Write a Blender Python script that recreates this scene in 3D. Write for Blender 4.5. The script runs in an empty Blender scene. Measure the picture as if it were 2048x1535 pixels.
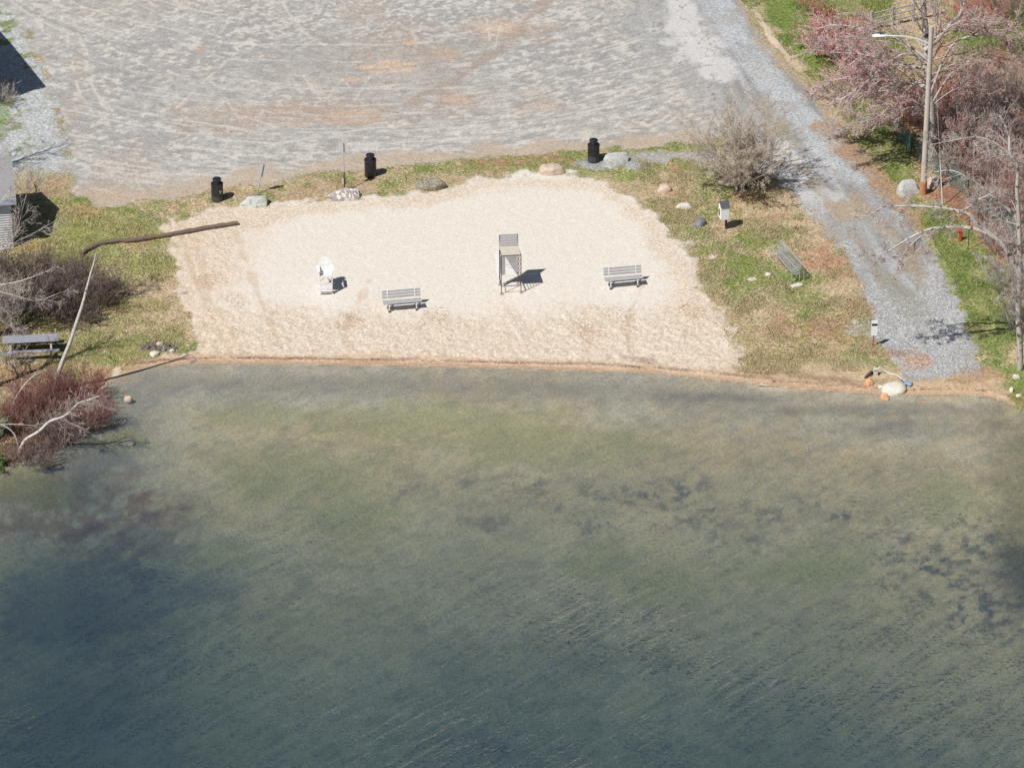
import bpy, math, random, time
import numpy as np
from mathutils import Vector, Matrix
T0 = time.time()
sc = bpy.context.scene
C = sc.collection
R = math.radians

# ------------------------------------------------------------------ camera
PITCH = R(29.0); CAMZ = 109.0; CY = -196.6; F = 9600.0
cam_d = bpy.data.cameras.new('camera'); cam = bpy.data.objects.new('camera', cam_d); C.objects.link(cam)
cam.location = (0, CY, CAMZ); cam.rotation_euler = (math.pi/2 - PITCH, 0, 0)
cam_d.sensor_width = 36; cam_d.lens = 36*F/2048; cam_d.clip_start = 1; cam_d.clip_end = 6000
sc.camera = cam
# ------------------------------------------------------------------ sky, sun, exposure
SUN_AZ, SUN_EL = R(44), R(54)            # shadows run towards +X+Y
SKY, SUN, EXPO = 0.05, 4.9, 0.0
w = bpy.data.worlds.new('World'); sc.world = w; w.use_nodes = True
nt = w.node_tree; bg = nt.nodes['Background']; sky = nt.nodes.new('ShaderNodeTexSky')
sky.sky_type = 'NISHITA'; sky.sun_disc = False; sky.sun_elevation = SUN_EL
sky.sun_rotation = math.atan2(-math.cos(SUN_AZ), -math.sin(SUN_AZ))
nt.links.new(sky.outputs[0], bg.inputs[0]); bg.inputs[1].default_value = SKY
sd = bpy.data.lights.new('sun', 'SUN'); sd.energy = SUN; sd.angle = R(0.5); sd.color = (1, .955, .89)
so = bpy.data.objects.new('sun', sd); C.objects.link(so)
dirv = Vector((math.cos(SUN_EL)*math.cos(SUN_AZ), math.cos(SUN_EL)*math.sin(SUN_AZ), -math.sin(SUN_EL)))
so.rotation_euler = dirv.to_track_quat('-Z', 'Y').to_euler(); so.location = (-40, -40, 90)
sc.view_settings.view_transform = 'Standard'; sc.view_settings.look = 'None'
sc.view_settings.exposure = EXPO; sc.view_settings.gamma = 1
sc.cycles.max_bounces = 8; sc.cycles.transparent_max_bounces = 12; sc.cycles.volume_bounces = 0
sc.cycles.diffuse_bounces = 3; sc.cycles.glossy_bounces = 2

KEXP = 1.35
def L1(c):
    c = c/255.0
    return c/12.92 if c <= .04045 else ((c+.055)/1.055)**2.4
def S(r, g, b, k=None):
    k = k or KEXP
    return (L1(r)/k, L1(g)/k, L1(b)/k)

# ------------------------------------------------------------------ numpy noise
_tab = np.random.RandomState(7).rand(512, 512).astype(np.float32)
def vn(x, y, seed=0):
    x = np.asarray(x) + seed*37.3; y = np.asarray(y) + seed*91.7
    xi = np.floor(x).astype(np.int64); yi = np.floor(y).astype(np.int64)
    fx = (x-xi).astype(np.float32); fy = (y-yi).astype(np.float32)
    fx = fx*fx*(3-2*fx); fy = fy*fy*(3-2*fy)
    a = _tab[xi & 511, yi & 511]; b = _tab[(xi+1) & 511, yi & 511]
    c = _tab[xi & 511, (yi+1) & 511]; d = _tab[(xi+1) & 511, (yi+1) & 511]
    return (a*(1-fx)+b*fx)*(1-fy) + (c*(1-fx)+d*fx)*fy
def fbm(x, y, s=1.0, seed=0, o=4):
    t = 0; amp = 1; tot = 0
    for k in range(o):
        ang = .7*k; cx = x*math.cos(ang)-y*math.sin(ang); cy = x*math.sin(ang)+y*math.cos(ang)
        t = t + amp*vn(cx*s, cy*s, seed+k*3); tot += amp; amp *= .52; s *= 2.03
    return t/tot
def sst(a, b, x):
    t = np.clip((x-a)/(b-a), 0, 1); return t*t*(3-2*t)

# ------------------------------------------------------------------ pixel rays (photo pixels 2048x1535) to places
cp, sp = math.cos(PITCH), math.sin(PITCH)
def ray(px, py):
    u = (px-1024)/F; v = (767.5-py)/F
    return Vector((u, cp+v*sp, -sp+v*cp))
def flat(px, py, z=0.0):
    r = ray(px, py); t = (z-CAMZ)/r.z
    return Vector((r.x*t, CY+r.y*t, z))
def plane(px, py, Y):
    r = ray(px, py); t = (Y-CY)/r.y
    return Vector((r.x*t, Y, CAMZ+r.z*t))

SHORE_PX = [(-900,1010),(-400,975),(-120,950),(0,935),(70,915),(150,885),(188,835),(200,785),(222,760),(262,742),(330,731),(400,727),
  (600,728),(800,731),(1000,736),(1200,742),(1300,746),(1400,756),(1500,767),(1600,777),(1700,785),(1800,790),(1900,789),(1975,793),
  (2010,803),(2040,820),(2090,848),(2200,900),(2400,980),(2700,1080),(3200,1200)]
SH = np.array([flat(*p)[:2] for p in SHORE_PX])
SH = np.vstack([[-400, SH[0][1]], SH, [90, -40], [300, -60]])
def polydist(x, y, P, closed=False):
    d = np.full(np.shape(x), 1e9)
    n = len(P)
    for i in range(n if closed else n-1):
        a = P[i]; b = P[(i+1) % n]; e = b-a; L = (e*e).sum()+1e-12
        t = np.clip(((x-a[0])*e[0]+(y-a[1])*e[1])/L, 0, 1)
        d = np.minimum(d, (x-a[0]-t*e[0])**2 + (y-a[1]-t*e[1])**2)
    return np.sqrt(d)
def inside(x, y, P):
    c = np.zeros(np.shape(x), bool); n = len(P)
    for i in range(n):
        a = P[i]; b = P[(i+1) % n]
        if a[1] == b[1]: continue
        cond = ((a[1] > y) != (b[1] > y)) & (x < (b[0]-a[0])*(y-a[1])/(b[1]-a[1])+a[0])
        c ^= cond
    return c
LANDP = np.vstack([SH, [[3000, -60], [3000, 4000], [-3000, 4000], [-3000, SH[0][1]]]])
def sdist(x, y):
    d = polydist(x, y, SH)
    return np.where(inside(x, y, LANDP), d, -d)
def height0(x, y, d=None):
    x = np.asarray(x, float); y = np.asarray(y, float)
    if d is None: d = sdist(x, y)
    land = 1.5*(1-np.exp(-np.maximum(d, 0)*.055/1.5))
    dd = np.maximum(-d, 0)
    dep = .07*np.minimum(dd, 1) + np.minimum(.035*dd + .0013*np.minimum(dd, 40)**2, 3.4)
    p = DEEP1; q = DEEP2
    dep = dep*(1 + 1.1*np.exp(-((x-p[0])/9)**2-((y-p[1])/13)**2)) + 1.2*np.exp(-((x-q[0])/7)**2-((y-q[1])/9)**2)*sst(0, 4, dd)
    return np.where(d > 0, land, -dep)
DEEP1 = flat(60, 1330); DEEP2 = flat(120, 1140)
def hz(x, y): return float(height0(np.array([x]), np.array([y]))[0])
def G(px, py):
    z = 0.0
    for _ in range(6):
        p = flat(px, py, z); z = max(hz(p.x, p.y), -.3)
    return Vector((p.x, p.y, z))
def GP(lst): return np.array([G(*p)[:2] for p in lst])
def GF(px, py):          # for blobs: water pixels at z=0
    p = G(px, py); return p if p.z > 0 else flat(px, py)

# ------------------------------------------------------------------ object helpers
def tag(o, label=None, cat=None, group=None, kind=None):
    if label: o['label'] = label
    if cat: o['category'] = cat
    if group: o['group'] = group
    if kind: o['kind'] = kind
    return o
def thing(name, label, cat, loc=(0,0,0), rz=0, group=None):
    o = bpy.data.objects.new(name, None); C.objects.link(o); o.empty_display_size = .2
    o.location = loc; o.rotation_euler = (0, 0, rz)
    return tag(o, label, cat, group)
def np_obj(name, V, Fc, mat, parent=None, smooth=False, mats=None):
    V = np.asarray(V, np.float32); Fc = np.asarray(Fc, np.int32)
    me = bpy.data.meshes.new(name); k = Fc.shape[1]
    me.vertices.add(len(V)); me.vertices.foreach_set('co', V.ravel())
    me.loops.add(Fc.size); me.loops.foreach_set('vertex_index', Fc.ravel())
    me.polygons.add(len(Fc)); me.polygons.foreach_set('loop_start', np.arange(0, Fc.size, k, dtype=np.int32))
    if smooth: me.polygons.foreach_set('use_smooth', np.ones(len(Fc), bool))
    me.materials.append(mat); me.update(calc_edges=True)
    o = bpy.data.objects.new(name, me); C.objects.link(o)
    if parent is not None: o.parent = parent
    return o
class MB:
    def __init__(s): s.v = []; s.f = []
    def add(s, vs, fs, M=None):
        b = len(s.v)
        s.v += [tuple((M @ Vector(v)) if M else v) for v in vs]
        s.f += [tuple(i+b for i in f) for f in fs]
        return s
    def box(s, c, d, M=None, rot=None):
        x, y, z = d[0]/2, d[1]/2, d[2]/2
        vs = [Vector((i*x, j*y, k*z)) for i in (-1,1) for j in (-1,1) for k in (-1,1)]
        if rot is not None: vs = [rot @ v for v in vs]
        vs = [v+Vector(c) for v in vs]
        return s.add(vs, [(0,1,3,2),(4,6,7,5),(0,4,5,1),(2,3,7,6),(0,2,6,4),(1,5,7,3)], M)
    def beam(s, a, b, w, h, up=(0,0,1)):
        a = Vector(a); b = Vector(b); z = (b-a).normalized(); u = Vector(up)
        x = u.cross(z)
        if x.length < 1e-4: x = Vector((1,0,0))
        x.normalize(); y = z.cross(x)
        vs = [p + x*i*w/2 + y*j*h/2 for p in (a, b) for i, j in ((-1,-1),(1,-1),(1,1),(-1,1))]
        return s.add(vs, [(3,2,1,0),(4,5,6,7),(0,1,5,4),(1,2,6,5),(2,3,7,6),(3,0,4,7)])
    def tube(s, pts, r, n=8, cap=True):
        pts = [Vector(p) for p in pts]; m = len(pts)
        rs = r if isinstance(r, (list, tuple)) else [r]*m
        base = len(s.v); px = None
        for i, p in enumerate(pts):
            t = (pts[min(i+1, m-1)]-pts[max(i-1, 0)]).normalized()
            x = px - t*px.dot(t) if px is not None else t.orthogonal()
            x.normalize(); px = x; y = t.cross(x)
            for k in range(n):
                a = 2*math.pi*k/n; q = p + (x*math.cos(a)+y*math.sin(a))*rs[i]
                s.v.append(tuple(q))
        for i in range(m-1):
            for k in range(n):
                a = base+i*n+k; b = base+i*n+(k+1) % n
                s.f.append((a, b, b+n, a+n))
        if cap:
            s.f.append(tuple(base+k for k in reversed(range(n)))); s.f.append(tuple(base+(m-1)*n+k for k in range(n)))
        return s
    def lathe(s, prof, n=32, c=(0,0,0)):
        base = len(s.v); m = len(prof)
        for r, z in prof:
            for k in range(n):
                a = 2*math.pi*k/n; s.v.append((c[0]+r*math.cos(a), c[1]+r*math.sin(a), c[2]+z))
        for i in range(m-1):
            for k in range(n):
                a = base+i*n+k; b = base+i*n+(k+1) % n
                s.f.append((a, b, b+n, a+n))
        s.f.append(tuple(base+k for k in reversed(range(n)))); s.f.append(tuple(base+(m-1)*n+k for k in range(n)))
        return s
    def prism(s, pts, th, M=None):     # pts in x,z plane, thickness along y
        n = len(pts)
        vs = [(x, -th/2, z) for x, z in pts]+[(x, th/2, z) for x, z in pts]
        fs = [tuple(range(n)), tuple(reversed(range(n, 2*n)))] + [((i+1) % n, i, n+i, n+(i+1) % n) for i in range(n)]
        return s.add(vs, fs, M)
    def build(s, name, mat, parent=None, bevel=0, smooth=False):
        me = bpy.data.meshes.new(name); me.from_pydata(s.v, [], s.f); me.materials.append(mat)
        if smooth:
            me.polygons.foreach_set('use_smooth', np.ones(len(me.polygons), bool))
            try: me.set_sharp_from_angle(angle=R(40))
            except Exception: pass
        me.update(); o = bpy.data.objects.new(name, me); C.objects.link(o)
        if parent is not None: o.parent = parent
        if bevel:
            b = o.modifiers.new('bevel', 'BEVEL'); b.width = bevel; b.segments = 1
        return o

# ------------------------------------------------------------------ materials
def pm(name, c1, c2=None, scale=8, rough=.8, bump=0, metal=0, stretch=(1,1,1), c3=None, s3=30, t3=.6, detail=4, spec=.3):
    m = bpy.data.materials.new(name); m.use_nodes = True; n = m.node_tree.nodes; l = m.node_tree.links
    p = n['Principled BSDF']; p.inputs['Roughness'].default_value = rough; p.inputs['Metallic'].default_value = metal
    p.inputs['Specular IOR Level'].default_value = spec
    tc = n.new('ShaderNodeTexCoord'); mp = n.new('ShaderNodeMapping'); mp.inputs['Scale'].default_value = stretch
    l.new(tc.outputs['Object'], mp.inputs[0])
    no = n.new('ShaderNodeTexNoise'); no.inputs['Scale'].default_value = scale; no.inputs['Detail'].default_value = detail
    no.inputs['Roughness'].default_value = .65; l.new(mp.outputs[0], no.inputs['Vector'])
    cr = n.new('ShaderNodeValToRGB'); cr.color_ramp.elements[0].position = .36; cr.color_ramp.elements[1].position = .64
    c2 = c2 or tuple(x*.8 for x in c1)
    cr.color_ramp.elements[0].color = (*c1, 1); cr.color_ramp.elements[1].color = (*c2, 1)
    l.new(no.outputs['Fac'], cr.inputs[0]); out = cr.outputs[0]
    if c3:
        n3 = n.new('ShaderNodeTexNoise'); n3.inputs['Scale'].default_value = s3; n3.inputs['Detail'].default_value = 3
        l.new(mp.outputs[0], n3.inputs['Vector'])
        r3 = n.new('ShaderNodeMapRange'); r3.inputs[1].default_value = t3-.04; r3.inputs[2].default_value = t3+.04
        l.new(n3.outputs['Fac'], r3.inputs[0])
        mx = n.new('ShaderNodeMix'); mx.data_type = 'RGBA'; l.new(r3.outputs[0], mx.inputs[0]); l.new(out, mx.inputs[6])
        mx.inputs[7].default_value = (*c3, 1); out = mx.outputs[2]
    l.new(out, p.inputs['Base Color'])
    if bump:
        b = n.new('ShaderNodeBump'); b.inputs['Strength'].default_value = .8; b.inputs['Distance'].default_value = bump
        l.new(no.outputs['Fac'], b.inputs['Height']); l.new(b.outputs[0], p.inputs['Normal'])
    return m

def ground_material():
    m = bpy.data.materials.new('ground surface'); m.use_nodes = True; n = m.node_tree.nodes; l = m.node_tree.links
    p = n['Principled BSDF']; p.inputs['Roughness'].default_value = .92; p.inputs['Specular IOR Level'].default_value = .15
    ge = n.new('ShaderNodeNewGeometry')
    ca = n.new('ShaderNodeAttribute'); ca.attribute_name = 'colour_a'
    cb = n.new('ShaderNodeAttribute'); cb.attribute_name = 'colour_b'
    ax = n.new('ShaderNodeAttribute'); ax.attribute_name = 'aux'     # r threshold, g amplitude, b bump
    sep = n.new('ShaderNodeSeparateColor'); l.new(ax.outputs['Color'], sep.inputs[0])
    def noise(s, d, st=(1,1,1)):
        mp = n.new('ShaderNodeMapping'); mp.inputs['Scale'].default_value = st; l.new(ge.outputs['Position'], mp.inputs[0])
        o = n.new('ShaderNodeTexNoise'); o.inputs['Scale'].default_value = s; o.inputs['Detail'].default_value = d
        o.inputs['Roughness'].default_value = .7; l.new(mp.outputs[0], o.inputs['Vector']); return o.outputs['Fac']
    def math_(op, a, b, c=None):
        o = n.new('ShaderNodeMath'); o.operation = op
        for i, v in enumerate((a, b, c)):
            if v is None: continue
            if isinstance(v, (int, float)): o.inputs[i].default_value = v
            else: l.new(v, o.inputs[i])
        return o.outputs[0]
    n1 = noise(8.0, 5); n2 = noise(15, 2, (1, 1, 1)); 
    mixn = math_('ADD', math_('MULTIPLY', n1, .62), math_('MULTIPLY', n2, .38))
    d = math_('SUBTRACT', mixn, sep.outputs[0])
    fac = n.new('ShaderNodeMapRange'); fac.interpolation_type = 'SMOOTHSTEP'
    fac.inputs[1].default_value = -.055; fac.inputs[2].default_value = .055; l.new(d, fac.inputs[0])
    mx = n.new('ShaderNodeMix'); mx.data_type = 'RGBA'; l.new(fac.outputs[0], mx.inputs[0])
    l.new(ca.outputs['Color'], mx.inputs[6]); l.new(cb.outputs['Color'], mx.inputs[7])
    n3 = noise(15, 2); n4 = noise(7, 3, (1,1,1))
    vo = n.new('ShaderNodeTexVoronoi'); vo.inputs['Scale'].default_value = 17; l.new(ge.outputs['Position'], vo.inputs['Vector']); vs_ = n.new('ShaderNodeSeparateColor'); l.new(vo.outputs['Color'], vs_.inputs[0])
    vo2 = n.new('ShaderNodeTexVoronoi'); vo2.inputs['Scale'].default_value = 8; l.new(ge.outputs['Position'], vo2.inputs['Vector']); vs2 = n.new('ShaderNodeSeparateColor'); l.new(vo2.outputs['Color'], vs2.inputs[0])
    sh = math_('ADD', math_('ADD', math_('SUBTRACT', n3, .5), math_('SUBTRACT', n4, .5)), math_('ADD', math_('MULTIPLY', math_('SUBTRACT', vs_.outputs[0], .5), .34), math_('MULTIPLY', math_('SUBTRACT', vs2.outputs[0], .5), .12)))
    gain = math_('ADD', math_('MULTIPLY', sh, math_('MULTIPLY', sep.outputs[1], 6.0)), 1.0)
    gain = math_('MAXIMUM', gain, .15)
    vs = n.new('ShaderNodeVectorMath'); vs.operation = 'SCALE'; l.new(mx.outputs[2], vs.inputs[0]); l.new(gain, vs.inputs['Scale'])
    l.new(vs.outputs[0], p.inputs['Base Color'])
    b = n.new('ShaderNodeBump'); b.inputs['Strength'].default_value = 1.0
    l.new(math_('MULTIPLY', mixn, sep.outputs[2]), b.inputs['Height']); b.inputs['Distance'].default_value = .12
    l.new(b.outputs[0], p.inputs['Normal'])
    return m

# ------------------------------------------------------------------ terrain
def axis(lo, hi, step, far, g=1.35):
    a = list(np.arange(lo, hi+1e-6, step)); s = step; x = a[-1]; up = []
    while x < far: s *= g; x += s; up.append(x)
    s = step; x = a[0]; dn = []
    while x > -far: s *= g; x -= s; dn.append(x)
    return dn[::-1], a, up
dn, a, up = axis(-30.5, 30.5, .07, 1500)
XS = np.array(dn+a+up)
ys = list(np.arange(-36, .6, .17)) + list(np.arange(.7, 46.5, .095))
s = .17; x = -36; dny = []
while x > -700: s *= 1.35; x -= s; dny.append(x)
s = .1; x = ys[-1]; upy = []
while x < 2500: s *= 1.35; x += s; upy.append(x)
YS = np.array(dny[::-1]+ys+upy)
X, Y = np.meshgrid(XS, YS, indexing='xy'); NX, NY = len(XS), len(YS)
D = sdist(X, Y)
Dn = D + (fbm(X, Y, .8, 3, 3)-.5)*.5
H = height0(X, Y, D)
lake = D < 0

def mask(poly, soft=.25, amp=.8, ns=.9, seed=0):
    P = GP(poly)
    d = polydist(X, Y, P, True); d = np.where(inside(X, Y, P), d, -d)
    d = d + (fbm(X, Y, ns, 20+seed, 5)-.5)*2*amp
    return sst(-soft, soft, d)
def blob(px, py, rx, ry, seed=0, amp=.55, soft=.35, ns=.9, rot=0):
    c = GF(px, py); k = 41.0; a = rx/k; b = ry/k/.47
    dx = X-c.x; dy = Y-c.y
    if rot: dx, dy = dx*math.cos(rot)+dy*math.sin(rot), -dx*math.sin(rot)+dy*math.cos(rot)
    r = np.sqrt((dx/a)**2+(dy/b)**2)
    near = r < 2.5
    o = np.zeros_like(X)
    rr = r[near] + (fbm(X[near], Y[near], ns*1.6/max(.4, min(a, b))**.5, 40+seed, 5)-.5)*2*amp + (fbm(X[near], Y[near], 3.1, 41+seed, 3)-.5)*.5
    o[near] = sst(1+soft, 1-soft, rr)
    return o

CA = np.zeros(X.shape+(3,), np.float32); CB = np.zeros_like(CA); AX = np.zeros_like(CA)
def lay(m, ca=None, cb=None, ax=None):
    m3 = m[..., None].astype(np.float32)
    for arr, c in ((CA, ca), (CB, cb), (AX, ax)):
        if c is not None: arr[...] = arr*(1-m3)+np.array(c, np.float32)*m3
def layv(m, arr, col): arr[...] = arr*(1-m[..., None])+col*m[..., None]

# --- grass everywhere: A green, B straw/leaf; aux.r = share of green
CA[:] = S(146,148,98); CB[:] = S(198,178,146); AX[:] = (.5, .30, .35)
g = fbm(X, Y, .35, 1, 5); g2 = fbm(X, Y, 1.4, 2, 4)
AX[..., 0] = .50 + (g-.5)*.55 + (g2-.5)*.25
layv(sst(.45, .62, fbm(X, Y, .6, 9, 4)), CA, np.array(S(126,140,78), np.float32))
layv(sst(.5, .66, fbm(X, Y, .5, 12, 4)), CB, np.array(S(186,150,122), np.float32))
def green(px, py, rx, ry, v, k=.7, c=None, seed=0, rot=0):
    m = blob(px, py, rx, ry, seed, rot=rot)*k
    AX[..., 0] = AX[..., 0]*(1-m)+v*m
    if c is not None: lay(m, ca=c)
# right lawn
for a in [(1640,90,75,60,.66),(1560,60,60,70,.66),(1720,250,60,50,.62),(1790,330,40,30,.6),(1930,540,60,60,.6),(1960,640,60,55,.6),(1900,440,60,20,.55),
          (2010,760,45,45,.66),(1990,90,70,60,.7),(1560,20,60,40,.68),(1750,290,30,30,.62)]:
    green(*a, c=S(120,141,72), seed=a[0] % 17)
for a in [(1495,480,45,22,.62),(1430,510,25,18,.54),(1480,540,45,20,.6),(1600,600,60,30,.56),(1530,560,40,20,.56),(1420,440,25,14,.55),
          (1680,640,30,30,.5),(1250,350,60,14,.58),(1300,335,50,10,.55),(1000,335,80,7,.56),(900,345,60,7,.50),(1100,330,30,8,.54),(760,372,40,10,.56),
          (1060,352,30,6,.6),(440,400,35,7,.55),(800,385,25,5,.6)]:
    green(*a, seed=a[0] % 13, c=S(136,145,84))
for a in [(230,500,150,50,.60),(180,450,90,34,.58),(300,540,60,25,.60),(100,540,90,20,.55),(200,700,80,22,.58),(100,720,60,20,.5),(230,560,50,30,.5)]:
    green(*a, c=S(146,152,90), seed=a[0] % 11)
for a in [(150,420,60,12,.5),(290,620,60,40,.40),(330,570,40,30,.38),(270,480,30,25,.5)]: green(*a, seed=5, c=S(150,132,84))
for a in [(1640,480,60,60,.30),(1560,410,50,30,.36),(1690,560,30,50,.35),(1500,400,60,20,.40),(1450,460,25,18,.34),(1540,640,70,40,.44),(1560,700,90,30,.44),
          (1640,660,60,30,.46),(1430,600,25,40,.36)]:
    green(*a, seed=6, c=S(140,142,80))
lay(blob(1560,700,110,30,3)*.6, ca=S(166,150,90)); lay(blob(1660,650,40,15,3)*.7, ca=S(158,130,100), cb=S(170,146,118))
lay(blob(1490,395,60,16,8)*.6, cb=S(170,120,86))
lay(blob(110,755,120,25,8)*.6, ca=S(168,150,70), cb=S(178,132,90)); lay(blob(40,495,70,20,9)*.6, cb=S(196,144,84), ca=S(170,150,70))
# woodland floor, leaf litter under the thicket
wood = mask([(1830,250),(1870,300),(1900,430),(1960,480),(2010,560),(2048,600),(2400,700),(2500,100),(1980,100),(1900,180)], .5, 1.4, .6, 3)
lay(wood, ca=S(150,128,96), cb=S(172,128,106), ax=(.47, .34, .5))
lay(blob(1700,300,200,60,9,.8,.5)*.4*sst(.4,.6,fbm(X,Y,.8,171,4)), ca=S(190,168,136)); lay(blob(1930,600,60,120,9,.8,.5)*.5*sst(.45,.6,fbm(X,Y,.8,172,4)), ca=S(176,168,120))
wood2 = mask([(1790,230),(1830,240),(1880,400),(1850,395),(1810,300)], .4, .8, .8, 5)
lay(wood2*.8, ca=S(120,96,72), cb=S(170,118,94), ax=(.45, .4, .5))
lay(blob(1960,20,60,40,4)*.7, ca=S(150,140,90), cb=S(160,110,90))
brush = blob(60,590,180,80,2, .6, .5); lay(brush*.9, ca=S(92,90,52), cb=S(104,80,66), ax=(.5, .36, .5))
lay(blob(90,850,150,90,6)*.95, ca=S(96,74,52), cb=S(124,96,82), ax=(.5, .36, .5))

# --- sand beach
SANDP = [(330,452),(352,436),(392,424),(470,412),(540,408),(620,402),(700,398),(770,392),(830,384),(900,374),(950,358),(1010,350),(1080,350),(1140,345),
  (1195,352),(1225,372),(1262,396),(1310,432),(1345,468),(1378,500),(1380,548),(1408,580),(1440,612),(1455,650),(1470,690),(1478,735),(1500,762),(1700,782),(1820,785),(1990,792),
  (1990,830),(200,800),(238,752),(330,722),(392,700),(380,640),(366,600),(358,520),(352,490)]
halo = mask(SANDP, 1.3, .9, .9, 8); lay(halo*.7*sst(.3,.6,fbm(X,Y,1.6,180,4)), ca=S(216,196,166), cb=S(196,168,136), ax=(.5,.25,.4))
sand = mask(SANDP, .3, 1.1, 1.3, 1)
lay(sand, ca=S(239,232,222), cb=S(229,215,200), ax=(.60, .06, .22))
def pxy(py): return GF(1024, py).y
lowsand = sst(pxy(585), pxy(650), Y + (fbm(X, Y, .5, 31, 4)-.5)*4)
lay(sand*lowsand*.9, ca=S(237,224,207), cb=S(212,190,164), ax=(.52, .12, .45))
leftsand = sst(G(560,500).x, G(400,500).x, X+(fbm(X, Y, .4, 36, 3)-.5)*4)
lay(sand*leftsand*.8, ca=S(236,219,199), cb=S(212,182,152), ax=(.53, .10, .45))
strip_dirt = sst(.45,.62,fbm(X,Y,1.0,151,4))*blob(800,372,520,26,3,.5,.5); lay(strip_dirt*.95*(1-sand), ca=S(202,184,156), cb=S(182,158,128), ax=(.5,.25,.4))
upedge = mask([(340,440),(470,412),(700,400),(830,385),(950,362),(1150,350),(1230,375),(1330,450),(1385,530),(1440,610),(1460,680),(1380,680),(1340,560),(1280,450),(1200,385),(1100,372),(960,385),(850,410),(700,425),(540,440),(470,480),(360,520)], .5, .7, 1.0, 7)
lay(sand*upedge*.75, ca=S(232,216,196), cb=S(184,150,118), ax=(.57, .16, .4))
for q in [(990,350),(1390,620),(470,600),(420,560),(700,640),(870,630),(1240,630),(1170,660)]:
    lay(sand*blob(q[0], q[1], 30, 14, q[0] % 7)*.6, cb=S(186,150,110), ax=(.50, .15, .5))
# tyre tracks on the left of the beach and footprints
for (p0, p1, p2) in [((352,440),(390,560),(470,730)),((388,470),(420,600),(500,720)),((470,460),(520,600),(560,690)),((740,560),(690,660),(700,720)),((1290,560),(1250,650),(1260,720)),((1180,660),(1172,700),(1176,735))]:
    P = GP([p0, p1, p2]); d = polydist(X, Y, P) + (fbm(X, Y, 1.1, 44, 3)-.5)*.5
    lay(sand*sst(.22, .05, d)*.5, ca=S(216,194,170), cb=S(196,168,140))
foot = .6*fbm(X, Y, 2.6, 50, 3)+.4*fbm(X, Y, 6.0, 52, 2)
H = H + sand*(lowsand*.6+.15+leftsand*.3)*(foot-.5)*.24*np.minimum(1, np.maximum(D, 0))
# wet brown band and wrack line along the water
band = sst(1.15, .7, Dn)*(D > 0)*sst(G(235,745).x, G(300,745).x, X)*sst(G(2040,800).x, G(1990,800).x, X)
lay(band*.7, ca=S(220,194,166), cb=S(204,176,146), ax=(.52, .12, .2))
rb = sst(G(1300,745).x, G(1700,780).x, X); b2 = sst(3.0, 1.6, Dn)*(D > 0)*rb*sst(G(2030,800).x, G(1985,800).x, X)
lay(b2*.8, ca=S(218,194,164), cb=S(200,170,138), ax=(.54, .12, .3))
wet = sst(.42, .2, Dn)*(D > 0)*(X > G(240,745).x)*(X < G(2030,800).x)
lay(wet*.8, ca=S(204,170,138), cb=S(182,152,126), ax=(.5, .12, .1))
wr = sst(.16, .05, np.abs(D-.62+(fbm(X, Y, .5, 61, 3)-.5)*.35))*(X > G(250,745).x)*sst(.35, .55, fbm(X, Y, .7, 62, 4)+.08)
lay(wr*.5, ca=S(150,92,76), cb=S(132,104,88), ax=(.5, .3, .4))
wr2 = sst(.35, .12, np.abs(D-1.15+(fbm(X, Y, .4, 63, 3)-.5)*.7))*(X > G(620,745).x)*(X < G(1950,790).x)*sst(.48, .62, fbm(X, Y, .6, 64, 4))
lay(wr2*.5, ca=S(132,112,98), cb=S(160,112,92), ax=(.5, .3, .4))

# --- parking lot
LOTP = [(-900,60),(-300,40),(-40,20),(60,60),(95,170),(118,230),(128,300),(150,385),(205,412),(262,408),(330,402),(400,386),(480,370),(560,360),(640,345),(720,334),(850,328),(940,318),(1010,312),(1100,303),(1200,299),
  (1300,292),(1385,286),(1440,278),(1500,285),(1560,300),(1600,320),(1560,130),(1480,40),(1445,0),(1380,-300),(1200,-900),(-900,-900)]
lot = mask(LOTP, .22, .7, 1.0, 2)
cc = G(720,-120); rx_ = X-cc.x; ry_ = (Y-cc.y)
rad = np.hypot(rx_, ry_*1.05); ang = np.arctan2(ry_, rx_)
warp = (fbm(X, Y, .22, 70, 3)-.5)*3
s1 = fbm(ang*22*2.0+warp*.5, (rad+warp)*5.2, 1, 71, 3)
s2 = fbm((X*.74+Y*.67)*2.0+warp, (-X*.67+Y*.74)*5.2, 1, 72, 3)
s3 = fbm((X*.74-Y*.67)*2.0-warp, (X*.67+Y*.74)*5.2, 1, 73, 3)
s4 = fbm((X*.95+Y*.3)*3.0, (-X*.3+Y*.95)*3.6, 1, 74, 4)
wl = 1.25*sst(G(700,100).x, G(200,100).x, X); wr_ = sst(G(900,100).x, G(1350,100).x, X)
st = s1*(1-.65*wl-.45*wr_) + s2*(.35*wl+.45*wr_) + s3*.30*wl
big = fbm(X, Y, .16, 75, 4); mid = fbm(X, Y, .7, 76, 4)
st = st*.58+s4*.42; st = (st-st.mean())/st.std()
base = np.array(S(194,192,188), np.float32)[None, None]*np.ones_like(CA)
layv2 = lambda m, c: base.__setitem__(slice(None), base*(1-m[..., None])+np.array(c, np.float32)*m[..., None])
layv2(sst(.5, .72, big)*.6, S(193,185,176)); layv2(sst(.52, .30, big)*.6, S(174,173,173)); layv2(sst(.52, .7, mid)*.28, S(188,174,160))
fade = 1 - .75*blob(720,170,330,130,5,.5,.6)*sst(.42,.6,fbm(X,Y,.3,79,3))
layv2(sst(.35, 1.3, st + (mid-.5)*2)*.8*fade, S(224,220,213))
layv2(sst(-.3, -1.4, st)*.7, S(166,165,164))
layv(lot, CA, base); layv(lot, CB, base*.80)
lay(lot, ax=(.56, .11, .35))
H = H + lot*st*.006*np.clip(D-3, 0, 1)
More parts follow.
